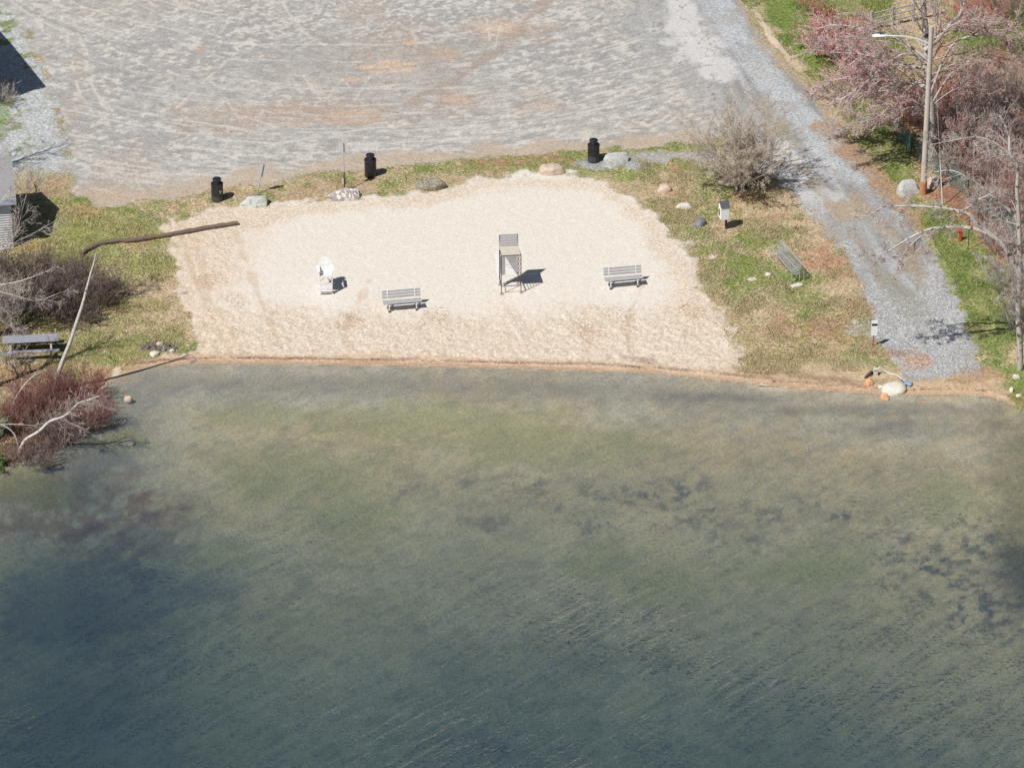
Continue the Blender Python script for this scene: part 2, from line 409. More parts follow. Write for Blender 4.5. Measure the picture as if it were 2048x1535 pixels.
def dirt(px, py, rx, ry, c, k=.85, seed=0, rot=0, soft=.35):
    m = blob(px, py, rx, ry, seed, .8, soft, rot=rot)*k*np.maximum(lot, 0)*(.55+.45*sst(-1,.6,-st))
    c = tuple(.66*u+.34*w_ for u, w_ in zip(c, S(196,186,178))); lay(m, ca=c, cb=tuple(v*.88 for v in c), ax=(.55, .14, .3))
for a in [(760,160,230,110,S(182,172,162),.35,1),(560,225,200,24,S(190,166,146),.8,2),(700,235,60,16,S(204,174,146),.8,4),(440,255,110,14,S(180,160,144),.7,3),(1010,60,110,26,S(188,168,152),.85,5),
          (1000,55,50,14,S(212,184,160),.9,6),(790,90,90,50,S(180,166,154),.6,2),(880,110,50,20,S(190,168,148),.6,8),(917,200,50,16,S(176,158,144),.8,5),(1085,212,45,12,S(182,164,148),.8,7),
          (250,330,80,40,S(196,178,160),.5,3),(150,200,20,100,S(184,170,156),.5,4),(200,385,80,20,S(200,176,152),.8,3),(720,20,60,40,S(186,174,164),.7,9),(360,360,60,14,S(206,196,184),.6,2)]:
    dirt(*a)
for a in [(776,135,46,14,S(232,198,166),1.0,1),(1000,58,46,13,S(222,192,166),.95,6),(700,160,28,6,S(214,184,156),.8,2),(822,85,18,5,S(216,182,144),.9,2),(893,105,26,9,S(206,176,150),.8,3),(916,198,26,9,S(212,182,158),.95,4),
          (1088,214,14,4,S(222,194,160),.95,5),(1060,190,14,4,S(206,180,156),.6,2),(690,232,46,9,S(208,180,154),.8,4),(600,245,50,10,S(200,172,150),.7,1),(525,110,16,4,S(204,176,150),.8,1),(767,110,18,5,S(206,176,150),.6,6),
          (400,98,14,6,S(196,168,148),.7,6),(820,205,22,4,S(206,180,150),.7,6)]:
    dirt(*a[:4], tuple(1.06*u for u in a[4]), *a[5:], soft=.3)
P = GP([(1090,0),(1010,90),(900,165),(830,200)]); lay(lot*sst(.6, .1, polydist(X, Y, P)+(mid-.5)*.8)*.6, ca=S(178,162,150), cb=S(170,152,140))
# tyre arcs
rng = random.Random(4)
for (pts, wdt) in [([(140,20),(165,90),(172,150),(205,210),(260,250)], .14),([(95,10),(130,60),(150,150),(160,190),(185,225)], .12),([(170,60),(176,140),(190,185),(240,235)], .12),
                   ([(300,40),(240,90),(160,160)], .1),([(480,100),(400,170),(350,220)], .1),([(640,20),(560,60),(500,70)], .1),([(560,0),(600,60),(680,110)], .12),([(1200,150),(1100,200),(950,235),(800,250)], .12),
                   ([(1210,180),(1110,225),(1000,250),(850,262)], .12),([(480,300),(700,262),(800,252)], .14),([(270,355),(285,385),(300,405)], .08),([(285,353),(700,325),(900,312)], .07),([(1390,130),(1250,200),(1120,240)], .1)]:
    P = GP(pts); d = polydist(X, Y, P)+(fbm(X, Y, 1.5, 81, 3)-.5)*.16
    lay(lot*sst(wdt, wdt*.3, d)*.75*sst(.38, .5, fbm(X, Y, 1.2, 83, 3)), ca=S(222,216,206), cb=S(206,198,188))
# thin worn tyre lines all over the lot
def track(pts_px, wd, c, k, seed): tw(GP(pts_px), wd, c, k, seed)
def tw(P, wd, c, k, seed):
    lo = P.min(0)-1; hi = P.max(0)+1
    i0, i1 = np.searchsorted(XS, [lo[0], hi[0]]); j0, j1 = np.searchsorted(YS, [lo[1], hi[1]])
    if i1-i0 < 2 or j1-j0 < 2: return
    xs, ys_ = X[j0:j1, i0:i1], Y[j0:j1, i0:i1]
    d = polydist(xs, ys_, P)+(fbm(xs, ys_, 1.5, 190+seed, 3)-.5)*.14
    m = (sst(wd, wd*.25, d)*k*sst(.32, .5, fbm(xs, ys_, .8, 191+seed, 3))*lot[j0:j1, i0:i1])[..., None]
    CA[j0:j1, i0:i1] = CA[j0:j1, i0:i1]*(1-m)+np.array(c, np.float32)*m
    CB[j0:j1, i0:i1] = CB[j0:j1, i0:i1]*(1-m)+np.array(c, np.float32)*.88*m
rt = random.Random(91)
for k in range(22):
    x_, y_ = rt.uniform(60, 1330), rt.uniform(-20, 360)
    t_ = (x_-720)/600; a_ = math.radians({0: -58*t_, 1: -58*t_+rt.uniform(-15,15), 2: 35-70*(rt.random() < .5)}[rt.randrange(3)])
    L_ = rt.uniform(60, 240); cv = rt.uniform(-.5, .5); p_ = []
    for j in range(6):
        p_.append((x_, y_)); x_ += math.cos(a_)*L_/5; y_ += math.sin(a_)*L_/5*.5*-1 if False else math.sin(a_)*L_/5*.55; a_ += cv/5
    wd = rt.uniform(.07, .13); lt = rt.random() < .72
    track(p_, wd, S(222,217,208) if lt else S(168,162,154), rt.uniform(.5,.8), k % 7)
    if rt.random() < .5: track([(u, v+rt.choice([26,-26])) for u, v in p_], wd, S(222,217,208) if lt else S(168,162,154), rt.uniform(.4,.7), k % 5)
ccw = np.array([cc.x, cc.y])
for k in range(95):
    Rr = rt.uniform(7, 36) if k % 3 else rt.uniform(22, 34); a0_ = rt.uniform(math.pi*1.05, math.pi*1.9); sp_ = rt.uniform(.3, 1.0)
    off = np.array([rt.uniform(-3, 3), rt.uniform(-2, 2)]); ec = rt.uniform(.8, 1.1)
    W_ = np.array([ccw+off+np.array([Rr*1.15*math.cos(a0_+sp_*j/11), Rr*ec*math.sin(a0_+sp_*j/11)]) for j in range(12)])
    wd = rt.uniform(.07, .15); lt = rt.random() < .72
    for o_ in (0, 1.5) if rt.random() < .5 else (0,):
        W2_ = W_ if o_ == 0 else ccw+(W_-ccw)*(1+o_/Rr)
        tw(W2_, wd, S(222,219,213) if lt else S(172,166,159), rt.uniform(.4, .75), k % 9)
# sandy, brown lower margin of the lot
Pm = GP([(205,400),(262,402),(400,380),(560,354),(720,332),(850,326),(1010,310),(1200,297),(1385,284)])
dm = polydist(X, Y, Pm)+(mid-.5)*2.2
lay(lot*sst(1.5, .4, dm)*.8, ca=S(202,184,162), cb=S(184,164,142))
# bluish gravel, left of the lot
gl = mask([(-60,30),(20,20),(90,150),(115,230),(132,300),(128,345),(80,350),(20,340),(-80,330)], .4, .5, 1.1, 11)
lay(gl, ca=S(208,211,212), cb=S(176,180,184), ax=(.53, .22, .5))
gg = gl*sst(.56, .68, fbm(X, Y, 1.3, 84, 4))*sst(G(130,250).x, G(10,250).x, X); lay(gg, ca=S(130,150,92), cb=S(160,160,130))
lay(blob(60,355,70,16,4)*.8, ca=S(170,168,130), cb=S(190,180,160)); lay(blob(0,240,20,60,4)*.8, ca=S(120,150,70))
lay(blob(100,375,60,22,6)*.7, ca=S(196,168,142), cb=S(176,148,120))

# --- road on the right
road = mask([(1380,-200),(1350,0),(1380,80),(1430,170),(1480,260),(1540,330),(1590,390),(1640,440),(1685,500),(1720,570),(1745,625),(1752,690),(1790,715),(1815,760),(1900,752),(1962,748),(1950,690),(1918,610),(1888,550),(1850,480),(1800,415),(1752,345),(1690,270),(1640,205),(1580,140),(1520,70),(1470,0),(1440,-200)], .16, .6, 1.3, 13)
rdir = GP([(1400,0),(1520,200),(1660,380),(1790,560),(1860,720)])
e = rdir[-1]-rdir[0]; e = e/np.hypot(*e)
al = X*e[0]+Y*e[1]; ac = -X*e[1]+Y*e[0]
rs_ = fbm(al*.35, ac*2.4, 1, 90, 4)
rb_ = np.array(S(172,172,170), np.float32)[None, None]*np.ones_like(CA)
for m_, c_ in ((sst(.52,.66,rs_)*.8, S(196,198,202)), (sst(.48,.34,rs_)*.6, S(152,150,148)), (sst(.55,.68,fbm(X,Y,.5,91,4))*.5, S(184,172,158))):
    rb_ = rb_*(1-m_[..., None])+np.array(c_, np.float32)*m_[..., None]
layv(road, CA, rb_); layv(road, CB, rb_*.78); lay(road, ax=(.54, .16, .4))
# asphalt sheet between lot and road, with pale cracked patches
asp = mask([(1300,-50),(1400,-50),(1440,130),(1490,200),(1560,290),(1690,400),(1760,480),(1740,560),(1690,500),(1600,380),(1500,290),(1400,230),(1330,120),(1230,40)], .5, .7, .8, 15)
lay(asp*.6, ca=S(180,181,181), cb=S(162,163,164), ax=(.56, .08, .2))
for a in [(1365,40,36,60,.96,1,.35),(1400,90,46,40,.96,2,.3),(1432,140,40,26,.96,3,.2),(1335,85,18,8,.8,4,0),(1560,330,60,44,.9,5,.3),(1640,400,46,26,.6,6,.3),(1310,60,22,6,.7,7,0),(1358,118,12,12,.85,3,0)]:
    lay(blob(a[0], a[1], a[2], a[3], a[5], .7, .28, rot=0)*a[4]*.9, ca=S(222,220,218), cb=S(206,203,200), ax=(.58, .06, .15))
crk = np.abs(fbm(X, Y, 1.1, 95, 4)-.5); lay(sst(.012, .004, crk)*asp*.8, ca=S(140,138,136), cb=S(130,128,126))
# bluish gravel bands and rusty soil
def strip(pts, wd, c, cb, k=.9, ax=(.53, .2, .5), seed=0, amp=.6):
    P = GP(pts); d = polydist(X, Y, P)+(fbm(X, Y, 1.0, 100+seed, 4)-.5)*amp*2
    lay(sst(wd, wd*.55, d)*k*(.55+.45*sst(.38,.58,fbm(X, Y, .9, 160+seed, 4))), ca=c, cb=cb, ax=ax)
strip([(1410,-60),(1440,20),(1480,90),(1540,160),(1600,230),(1660,300),(1710,350)], 1.15, S(206,210,213), S(176,181,186), .95, seed=1, amp=.35)
strip([(1690,330),(1750,400),(1800,470)], .8, S(186,190,194), S(160,164,168), .6, seed=2)
strip([(1480,-20),(1530,60),(1580,120),(1650,190),(1700,250)], .9, S(200,180,154), S(180,160,132), .85, ax=(.5,.2,.4), seed=3)
strip([(1500,10),(1545,75),(1600,140)], .28, S(224,206,184), S(214,194,170), .9, ax=(.6,.1,.2), seed=4, amp=.2)
strip([(1650,255),(1700,310),(1750,355),(1800,410)], .75, S(190,152,118), S(168,140,108), .8, ax=(.5,.2,.4), seed=5)
strip([(1700,290),(1790,380),(1830,440)], .6, S(172,138,112), S(184,162,136), .7, ax=(.5,.2,.4), seed=6)
strip([(1600,330),(1680,440),(1740,520),(1800,620)], .35, S(176,162,144), S(160,146,130), .6, seed=17)
strip([(1660,330),(1740,430),(1810,510),(1870,600)], .3, S(184,168,146), S(166,150,132), .6, seed=18)
strip([(1780,450),(1840,520),(1800,545)], .7, S(176,160,140), S(160,140,120), .6, seed=7)
lay(blob(1822,500,22,10,3)*.8, ca=S(150,128,112)); lay(blob(1700,420,40,20,3)*.7, ca=S(192,170,142), cb=S(176,160,140))
for a in [(1850,680,100,50,1),(1850,640,90,40,2),(1760,600,30,30,3),(1700,520,20,40,4),(1880,590,50,40,5),(1620,425,30,24,6),(1855,725,80,26,7)]:
    lay(blob(*a[:4], a[4])*road*.8, ca=S(204,205,205), cb=S(160,162,165), ax=(.52, .25, .6))
lay(blob(1815,600,30,60,3,rot=.3)*road*.7, ca=S(160,158,146), cb=S(150,148,138), ax=(.55, .08, .2))
lay(blob(1835,722,28,16,2)*.9, ca=S(192,144,112), cb=S(204,172,140), ax=(.5, .25, .4)); lay(blob(1792,706,26,8,3)*.7, ca=S(160,112,88), cb=S(180,140,110))
lay(blob(1960,750,60,12,3)*.7, ca=S(190,158,126), cb=S(168,130,106)); lay(blob(1720,655,30,16,5)*.7, ca=S(184,170,152), cb=S(190,192,194))
lay(blob(1880,775,120,14,5)*.75*(D > 0), ca=S(214,188,156), cb=S(198,168,134))
lay(blob(1275,336,26,9,5,.2,.2), ca=S(184,190,196), cb=S(156,162,170), ax=(.53,.25,.5))
lay(blob(1200,328,50,10,6)*.8, ca=S(178,182,186), cb=S(154,158,164), ax=(.53,.25,.5)); lay(blob(1350,318,110,18,7)*sst(.45,.55,mid), ca=S(182,182,182), cb=S(190,178,162), ax=(.53,.2,.5))
mound = GF(1275,338); H = H + .28*np.exp(-((X-mound.x)/.55)**2-((Y-mound.y)/.8)**2)
for q in [(1505,558,9,4),(1425,513,8,4),(1536,472,6,3)]: lay(blob(q[0],q[1],q[2],q[3],3,.2,.3), ca=S(226,214,200), cb=S(206,190,172))
lay(blob(320,692,34,10,3,.3,.2), ca=S(96,84,76), cb=S(150,138,124), ax=(.5,.4,.8))
# grass strip fringe between lot and sand already green; sandy bleed
H = H + (1-sand)*(1-lot)*(1-road)*(D > .3)*((fbm(X, Y, 2.2, 110, 3)-.5)*.12)

# --- lake bed
bedm = sst(.02, -.10, D)
n_big = fbm(X, Y, .12, 120, 5); n_mid = fbm(X, Y, .6, 121, 5)
lay(bedm, ca=S(240,222,198,1.05), cb=S(216,200,176,1.05), ax=(.52, .10, .4))
def US(r, g, b): return S(min(255,r*1.12), min(255,g*1.03), min(255,b*.93), 1.10)
bcol = lambda m, c, cb=None: lay(m*bedm, ca=c, cb=cb or tuple(v*.8 for v in c))
bcol(sst(3, 6, -D)*.75, US(214,204,178), US(192,184,160))
bcol(sst(.46, .62, n_big)*.4, US(208,196,158)); bcol(sst(.50, .36, n_big)*.4, US(170,164,144))
bcol(sst(.5, .62, n_mid)*.22, US(160,152,126)); n_f = fbm(X, Y, 1.7, 133, 4); bcol(sst(.5, .7, n_f)*.25, US(222,206,168)); bcol(sst(.5, .3, n_f)*.25, US(140,136,122)); 
gl_ = sst(1.2, 0, np.abs(-D-1.6-(n_mid-.5)*1.2)); bcol(gl_*.3, US(158,150,140))
stk = fbm((X*.80+Y*.60)*.9, (-X*.60+Y*.80)*3.4, 1, 124, 4); bcol(sst(.50, .68, stk)*.2, S(214,206,160)); bcol(sst(.50, .34, stk)*.2, S(138,142,128))
def weed(px, py, rx, ry, c=(74,84,84), k=.8, seed=0, amp=.7, soft=.35): bcol(blob(px, py, rx, ry, seed, amp, soft, 1.1)*k, S(*c))
for a in [(932,944,14,9),(1050,940,50,12),(1130,975,70,22),(1250,965,60,18),(1340,975,60,30),(1400,1010,60,24),(1530,1000,70,20),(1160,1030,60,16),(1780,1060,45,18),(1850,1100,60,24),(1895,1150,60,36),(1950,1070,50,40),
          (1985,1200,60,50),(1380,960,34,24),(1620,985,40,10),(1500,1060,60,16),(1000,1020,80,14),(800,960,50,12),(1700,1010,40,12),(1780,1140,30,16)]:
    m = blob(*a, seed=a[0] % 9, amp=.7, ns=1.2, soft=.6)*sst(.44, .60, fbm(X, Y, 1.6, 130, 5)); bcol(m*(.42 if a[0] < 1700 else .65)*sst(.30,.6,fbm(X,Y,3.3,131,3)), S(72,86,92))
bcol(blob(120,985,190,50,3,.8,.6)*.7*sst(.3,.6,fbm(X,Y,1.6,141,4)), S(176,112,70)); bcol(blob(200,1130,230,60,6,.7,.6)*.5, S(90,104,128)); bcol(blob(260,1040,110,50,3,.7,.5)*.6*sst(.3,.6,fbm(X,Y,1.2,142,4)), S(120,96,96)); bcol(blob(2060,1000,60,160,3,.5,.7)*.6, S(140,126,48)); bcol(blob(2048,1130,50,60,3,.5,.7)*.7, S(60,64,40)); bcol(sst(2.6, 1.2, np.abs(-D-.9+(n_mid-.5)*2.2))*.25*sst(G(1650,780).x, G(1200,745).x, X), S(138,142,150)); bcol(sst(3.5, 1.5, np.abs(-D-1.8))*.15, S(146,144,138))  # tree reflections painted in: reddish brown left, over weed, and olive at right edge
bcol(blob(60,960,110,24,4,.5,.5)*.7, S(150,144,70)); bcol(blob(180,900,80,60,5,.5,.5)*.5, S(92,100,90))
for a in [(450,1065,60,20),(600,930,130,40),(1190,1085,60,30),(1650,1095,70,34),(850,830,220,30),(1100,880,200,30),(250,870,60,20),(700,1000,90,30),(1560,1110,80,20),(1330,1130,90,22),(1900,980,60,40),(500,820,100,20)]:
    bcol(blob(*a, seed=a[0] % 9, amp=.6, soft=.5)*.45, S(204,196,124), S(176,174,112))
for a in [(1750,815,200,10),(1500,790,160,8),(1820,850,120,14)]: bcol(blob(*a, seed=4, amp=.8, soft=.6)*.3, S(104,100,92))
H = H + lake*(n_mid-.5)*.10*np.clip(-D, 0, 1)

MG = ground_material()
idx = np.arange(NX*NY).reshape(NY, NX)
quads = np.stack([idx[:-1, :-1], idx[:-1, 1:], idx[1:, 1:], idx[1:, :-1]], -1)
fc = lambda A: (A[:-1, :-1]+A[1:, 1:]+A[:-1, 1:]+A[1:, :-1])/4
zl, zs, zr, zd = fc(lot*1.0), fc(sand*1.0), fc(road*1.0), fc(D)
cls = np.zeros(zl.shape, int)
cls[(zs > .5)] = 1; cls[(zl > .5)] = 2; cls[(zr > .5)] = 3; cls[zd < 0] = 4
V = np.stack([X, Y, H], -1).reshape(-1, 3).astype(np.float32)
for k, nm in enumerate(['ground', 'beach', 'parking_lot', 'road', 'lake_bed']):
    q = quads[cls == k]; used, inv = np.unique(q, return_inverse=True)
    o = np_obj(nm, V[used], inv.reshape(q.shape), MG, smooth=True); tag(o, kind='structure')
    me = o.data
    for an, arr in (('colour_a', CA), ('colour_b', CB), ('aux', AX)):
        at = me.attributes.new(an, 'FLOAT_COLOR', 'POINT')
        c4 = np.ones((len(used), 4), np.float32); c4[:, :3] = np.clip(arr.reshape(-1, 3)[used], 0, 1); at.data.foreach_set('color', c4.ravel())
print('terrain', V.shape, time.time()-T0)

# ------------------------------------------------------------------ water
def water_material():
    m = bpy.data.materials.new('lake water'); m.use_nodes = True; n = m.node_tree.nodes; l = m.node_tree.links
    for x_ in list(n):
        if x_.type != 'OUTPUT_MATERIAL': n.remove(x_)
    out = [x_ for x_ in n if x_.type == 'OUTPUT_MATERIAL'][0]
    ge = n.new('ShaderNodeNewGeometry')
    def noise(s, d, rot, st, src=None):
        mp = n.new('ShaderNodeMapping'); mp.vector_type = 'TEXTURE'; mp.inputs['Rotation'].default_value = (0, 0, rot)
        mp.inputs['Scale'].default_value = st; l.new(src or ge.outputs['Position'], mp.inputs[0])
        o = n.new('ShaderNodeTexNoise'); o.inputs['Scale'].default_value = s; o.inputs['Detail'].default_value = d
        l.new(mp.outputs[0], o.inputs['Vector']); return o.outputs['Fac']
    def M_(op, a, b):
        o = n.new('ShaderNodeMath'); o.operation = op
        for i, v in enumerate((a, b)):
            if isinstance(v, (int, float)): o.inputs[i].default_value = v
            else: l.new(v, o.inputs[i])
        return o.outputs[0]
    def MR(x_, a, b, c=0, d=1):
        o = n.new('ShaderNodeMapRange'); o.interpolation_type = 'SMOOTHSTEP'
        for i, v in enumerate((a, b, c, d)): o.inputs[i+1].default_value = v
        l.new(x_, o.inputs[0]); return o.outputs[0]
    grp = noise(1.0, 3, R(46), (2.6, .36, 1)); grp2 = noise(1.0, 2, 0, (14, 10, 1))
    rip = noise(1.0, 3, R(8), (.42, .21, 1)); fine = noise(1.0, 4, R(20), (.16, .09, 1))
    sepx = n.new('ShaderNodeSeparateXYZ'); l.new(ge.outputs['Position'], sepx.inputs[0])
    far = MR(sepx.outputs[1], 2, -22, .25, 1.0)
    amp = M_('MULTIPLY', M_('ADD', M_('MULTIPLY', MR(grp, .42, .68), .85), .45), M_('MULTIPLY', far, MR(grp2, .3, .7, .55, 1.2)))
    h = M_('ADD', M_('MULTIPLY', rip, M_('MULTIPLY', amp, .66)), M_('MULTIPLY', fine, M_('ADD', M_('MULTIPLY', amp, .20), .12)))
    bp = n.new('ShaderNodeBump'); bp.inputs['Strength'].default_value = 1; bp.inputs['Distance'].default_value = .10
    l.new(h, bp.inputs['Height'])
    tr = n.new('ShaderNodeBsdfTransparent'); tr.inputs[0].default_value = (.92, .95, .94, 1)
    df = n.new('ShaderNodeBsdfDiffuse'); df.inputs[0].default_value = (.08, .155, .28, 1)
    mx0 = n.new('ShaderNodeMixShader'); mx0.inputs[0].default_value = .16; l.new(tr.outputs[0], mx0.inputs[1]); l.new(df.outputs[0], mx0.inputs[2])
    gl = n.new('ShaderNodeBsdfGlossy'); gl.inputs['Roughness'].default_value = .07; l.new(bp.outputs[0], gl.inputs['Normal'])
    fr = n.new('ShaderNodeFresnel'); fr.inputs['IOR'].default_value = 1.40; l.new(bp.outputs[0], fr.inputs['Normal'])
    mx = n.new('ShaderNodeMixShader'); l.new(fr.outputs[0], mx.inputs[0]); l.new(mx0.outputs[0], mx.inputs[1]); l.new(gl.outputs[0], mx.inputs[2])
    l.new(mx.outputs[0], out.inputs['Surface'])
    va = n.new('ShaderNodeVolumeAbsorption'); va.inputs['Color'].default_value = (.475, .597, .635, 1); va.inputs['Density'].default_value = .60
    l.new(va.outputs[0], out.inputs['Volume'])
    return m
wb = MB(); wb.box((0, -180, -7.5), (700, 420, 15)); 
wo = wb.build('water', water_material()); tag(wo, kind='structure')

# ------------------------------------------------------------------ object materials
WHT = pm('white paint', (.80,.80,.80), (.70,.70,.69), 3, .55, .002, c3=(.52,.50,.47), s3=14, t3=.66)
BLK = pm('black steel', (.012,.013,.017), (.022,.023,.028), 4, .38, .002, spec=.5)
BLKF = pm('faded black paint', (.045,.047,.055), (.07,.07,.08), 5, .5, .002, spec=.4)
GREYW = pm('weathered grey wood', (.46,.46,.47), (.30,.30,.32), 5, .85, .004, stretch=(1,14,14), c3=(.2,.19,.2), s3=12, t3=.64)
TANW = pm('weathered tan wood', (.62,.57,.49), (.48,.43,.36), 5, .85, .004, stretch=(1,14,14), c3=(.2,.17,.14), s3=12, t3=.66)
BLUEW = pm('grey blue wood', (.20,.22,.27), (.32,.33,.36), 4, .8, .004, stretch=(1,14,14), c3=(.5,.48,.46), s3=8, t3=.62)
RUST = pm('rusty steel', (.15,.075,.045), (.09,.055,.045), 12, .8, .002)
GALV = pm('galvanised steel', (.46,.49,.52), (.38,.41,.44), 10, .45, 0, metal=0, spec=.5)
GRN = pm('green coated steel', (.33,.35,.35), (.41,.43,.43), 8, .5, 0, spec=.4)
DGRN = pm('dark green steel', (.025,.06,.035), (.03,.07,.04), 8, .5, 0)
RED = pm('red paint', (.55,.06,.07), (.42,.05,.06), 8, .5, .002, c3=(.6,.3,.28), s3=20, t3=.66)
SHING = pm('roof shingle', (.30,.30,.31), (.20,.20,.215), 22, .9, .006, c3=(.4,.4,.4), s3=40, t3=.62)
SLATE = pm('dark shingle', (.065,.07,.095), (.10,.10,.13), 16, .85, .004)
GLASS = pm('dark glass', (.02,.03,.025), (.05,.06,.05), 6, .15, 0, spec=.6)
POLEW = pm('pole wood', (.60,.54,.49), (.46,.41,.37), 5, .9, .006, stretch=(14,14,.8), c3=(.16,.12,.09), s3=9, t3=.64)
CONC = pm('concrete', (.45,.44,.42), (.33,.32,.30), 9, .9, .004)
LOGM = pm('wet brown log', (.19,.14,.11), (.10,.07,.052), 5, .9, .02, stretch=(3,3,3), c3=(.28,.23,.19), s3=16, t3=.6)
BARKG = pm('grey bark', (.54,.50,.465), (.36,.325,.30), 7, .9, .01, c3=(.08,.065,.06), s3=3.2, t3=.60)
BARKW = pm('white birch bark', (.66,.61,.57), (.50,.45,.41), 9, .8, .004, c3=(.10,.08,.07), s3=12, t3=.64)
TWIGG = pm('grey twigs', (.56,.51,.475), (.38,.335,.31), 2, .85)
TWIGP = pm('pale pinkish twigs', (.62,.53,.51), (.46,.36,.345), 2, .85)
TWIGT = pm('tan twigs', (.58,.50,.43), (.42,.35,.30), 2, .85)
TWIGR = pm('red brown twigs', (.40,.20,.16), (.48,.31,.27), 1.5, .85)
TWIGD = pm('dark purple brown twigs', (.20,.145,.135), (.32,.25,.23), 1.5, .85)
TWIGM = pm('maroon twigs', (.24,.10,.09), (.36,.21,.19), 1.2, .85)
BUDR = pm('red buds', (.60,.10,.09), (.64,.24,.19), 3, .8)
BUDO = pm('orange buds', (.50,.16,.09), (.46,.22,.14), 3, .8)
BUDT = pm('straw buds', (.68,.59,.46), (.54,.46,.36), 3, .8)
LEAFG = pm('evergreen leaf', (.055,.11,.02), (.10,.16,.035), 3, .7)
LEAFL = pm('dry leaf', (.36,.20,.13), (.24,.13,.09), 6, .9)

def at(px, py): return G(px, py)
def put(o, px, py, rz=None):
    p = G(px, py); o.location = p
    if rz is not None: o.rotation_euler.z = rz
    return o
def copy_thing(root, loc, rz, label=None, group=None):
    r = root.copy(); C.objects.link(r); r.location = loc; r.rotation_euler = (0, 0, rz)
    if label: r['label'] = label
    if group: r['group'] = group
    for ch in list(root.children):
        c = ch.copy(); C.objects.link(c); c.parent = r
        for g_ in list(ch.children):
            d_ = g_.copy(); C.objects.link(d_); d_.parent = c
    return r

# ------------------------------------------------------------------ litter cans
def make_can(label, extra):
    t = thing('litter_can', label, 'trash can', group='black litter cans along the edge of the lot')
    MB().lathe([(.290,0),(.300,.02),(.300,.86),(.315,.865),(.315,.93),(.30,.955),(.215,.965)], 40).build('body', BLK, t, smooth=True)
    MB().lathe([(.155,.955),(.155,1.14),(.15,1.145)], 28).build('neck', GLASS, t, smooth=True)
    for k in range(4):
        a = k*math.pi/2+.5; MB().tube([(.19*math.cos(a), .19*math.sin(a), .95), (.19*math.cos(a), .19*math.sin(a), 1.15)], .012, 6).build('lid_bracket', BLK, t)
    MB().lathe([(.205,1.135),(.222,1.15),(.222,1.185),(.20,1.215),(.11,1.235),(.01,1.24)], 40).build('lid', BLK, t, smooth=True)
    # faded painted band: a thin sleeve proud of the body
    v = []; f = []; n = 26; z0, z1 = extra['band']
    for k in range(n+1):
        a = R(extra['a0'])+R(extra['a1']-extra['a0'])*k/n
        zt = z1 - extra.get('slope', 0)*k/n
        for z in (z0, zt): v.append((.303*math.cos(a), .303*math.sin(a), z))
    for k in range(n): f.append((2*k, 2*k+2, 2*k+3, 2*k+1))
    b = MB(); b.add(v, f); b.build('faded_panel', BLKF, t)
    return t
c1 = make_can('black steel litter can with a small white recycling symbol on its side', dict(band=(.03,.36), a0=-170, a1=-40, slope=.1))
put(c1, 435, 400, 0)
def arc_patch(mb, r, a0, a1, z0, z1, n=6):
    v = []; f = []
    for k in range(n+1):
        a = a0+(a1-a0)*k/n; v += [(r*math.cos(a), r*math.sin(a), z0), (r*math.cos(a), r*math.sin(a), z1)]
    for k in range(n): f.append((2*k, 2*k+2, 2*k+3, 2*k+1))
    mb.add(v, f)
b = MB(); ca_ = R(-52); zc = .56
for k in range(3):                       # three chasing arrows
    for j in range(3):
        t0 = R(90+120*k+j*25); t1 = R(90+120*k+(j+1)*25+1); ro, ri = .085, .052
        if j == 2: ro, ri = .10, .038
        q = []
        for (rr, tt) in ((ri, t0), (ro, t0), (ro if j < 2 else .068, t1+R(8)*(j == 2)), (ri if j < 2 else .066, t1+R(8)*(j == 2))):
            a = ca_+rr*math.cos(tt)/.304; q.append((.306*math.cos(a), .306*math.sin(a), zc+rr*math.sin(tt)))
        b.add(q, [(0,1,2,3)])
b.build('recycling_symbol', WHT, c1)
b = MB()
for k in range(9): arc_patch(b, .305, R(-158+k*6.5), R(-158+k*6.5+3.6), .70-.003*k, .735-.003*k, 2)
b.build('faded_lettering', BLKF, c1)
c2 = make_can('glossy black steel litter can standing beside the tall metal signpost', dict(band=(.64,.70), a0=-150, a1=-118)); put(c2, 741, 352, 0)
c3_ = make_can('black steel litter can on gravel next to the angular grey boulder', dict(band=(.03,.38), a0=-175, a1=-60, slope=.02)); put(c3_, 1187, 322, 0)
LET = pm('faded lettering', (.20,.20,.24), (.28,.28,.32), 10, .6)
def text_on_can(s_, can, r, a_c, z, size, mat, name):
    cu = bpy.data.curves.new(name, 'FONT'); cu.body = s_; cu.size = size; cu.align_x = 'CENTER'; cu.extrude = .001
    o = bpy.data.objects.new(name, cu); C.objects.link(o); dg = bpy.context.evaluated_depsgraph_get(); dg.update()
    me = bpy.data.meshes.new_from_object(o.evaluated_get(dg)); bpy.data.objects.remove(o)
    co = np.zeros(len(me.vertices)*3); me.vertices.foreach_get('co', co); co = co.reshape(-1, 3)
    an = a_c+co[:, 0]/r; out = np.stack([(r+co[:, 2])*np.cos(an), (r+co[:, 2])*np.sin(an), z+co[:, 1]], -1)
    me.vertices.foreach_set('co', out.ravel().astype(np.float32)); me.materials.clear(); me.materials.append(mat); me.update()
    q = bpy.data.objects.new(name, me); C.objects.link(q); q.parent = can; return q

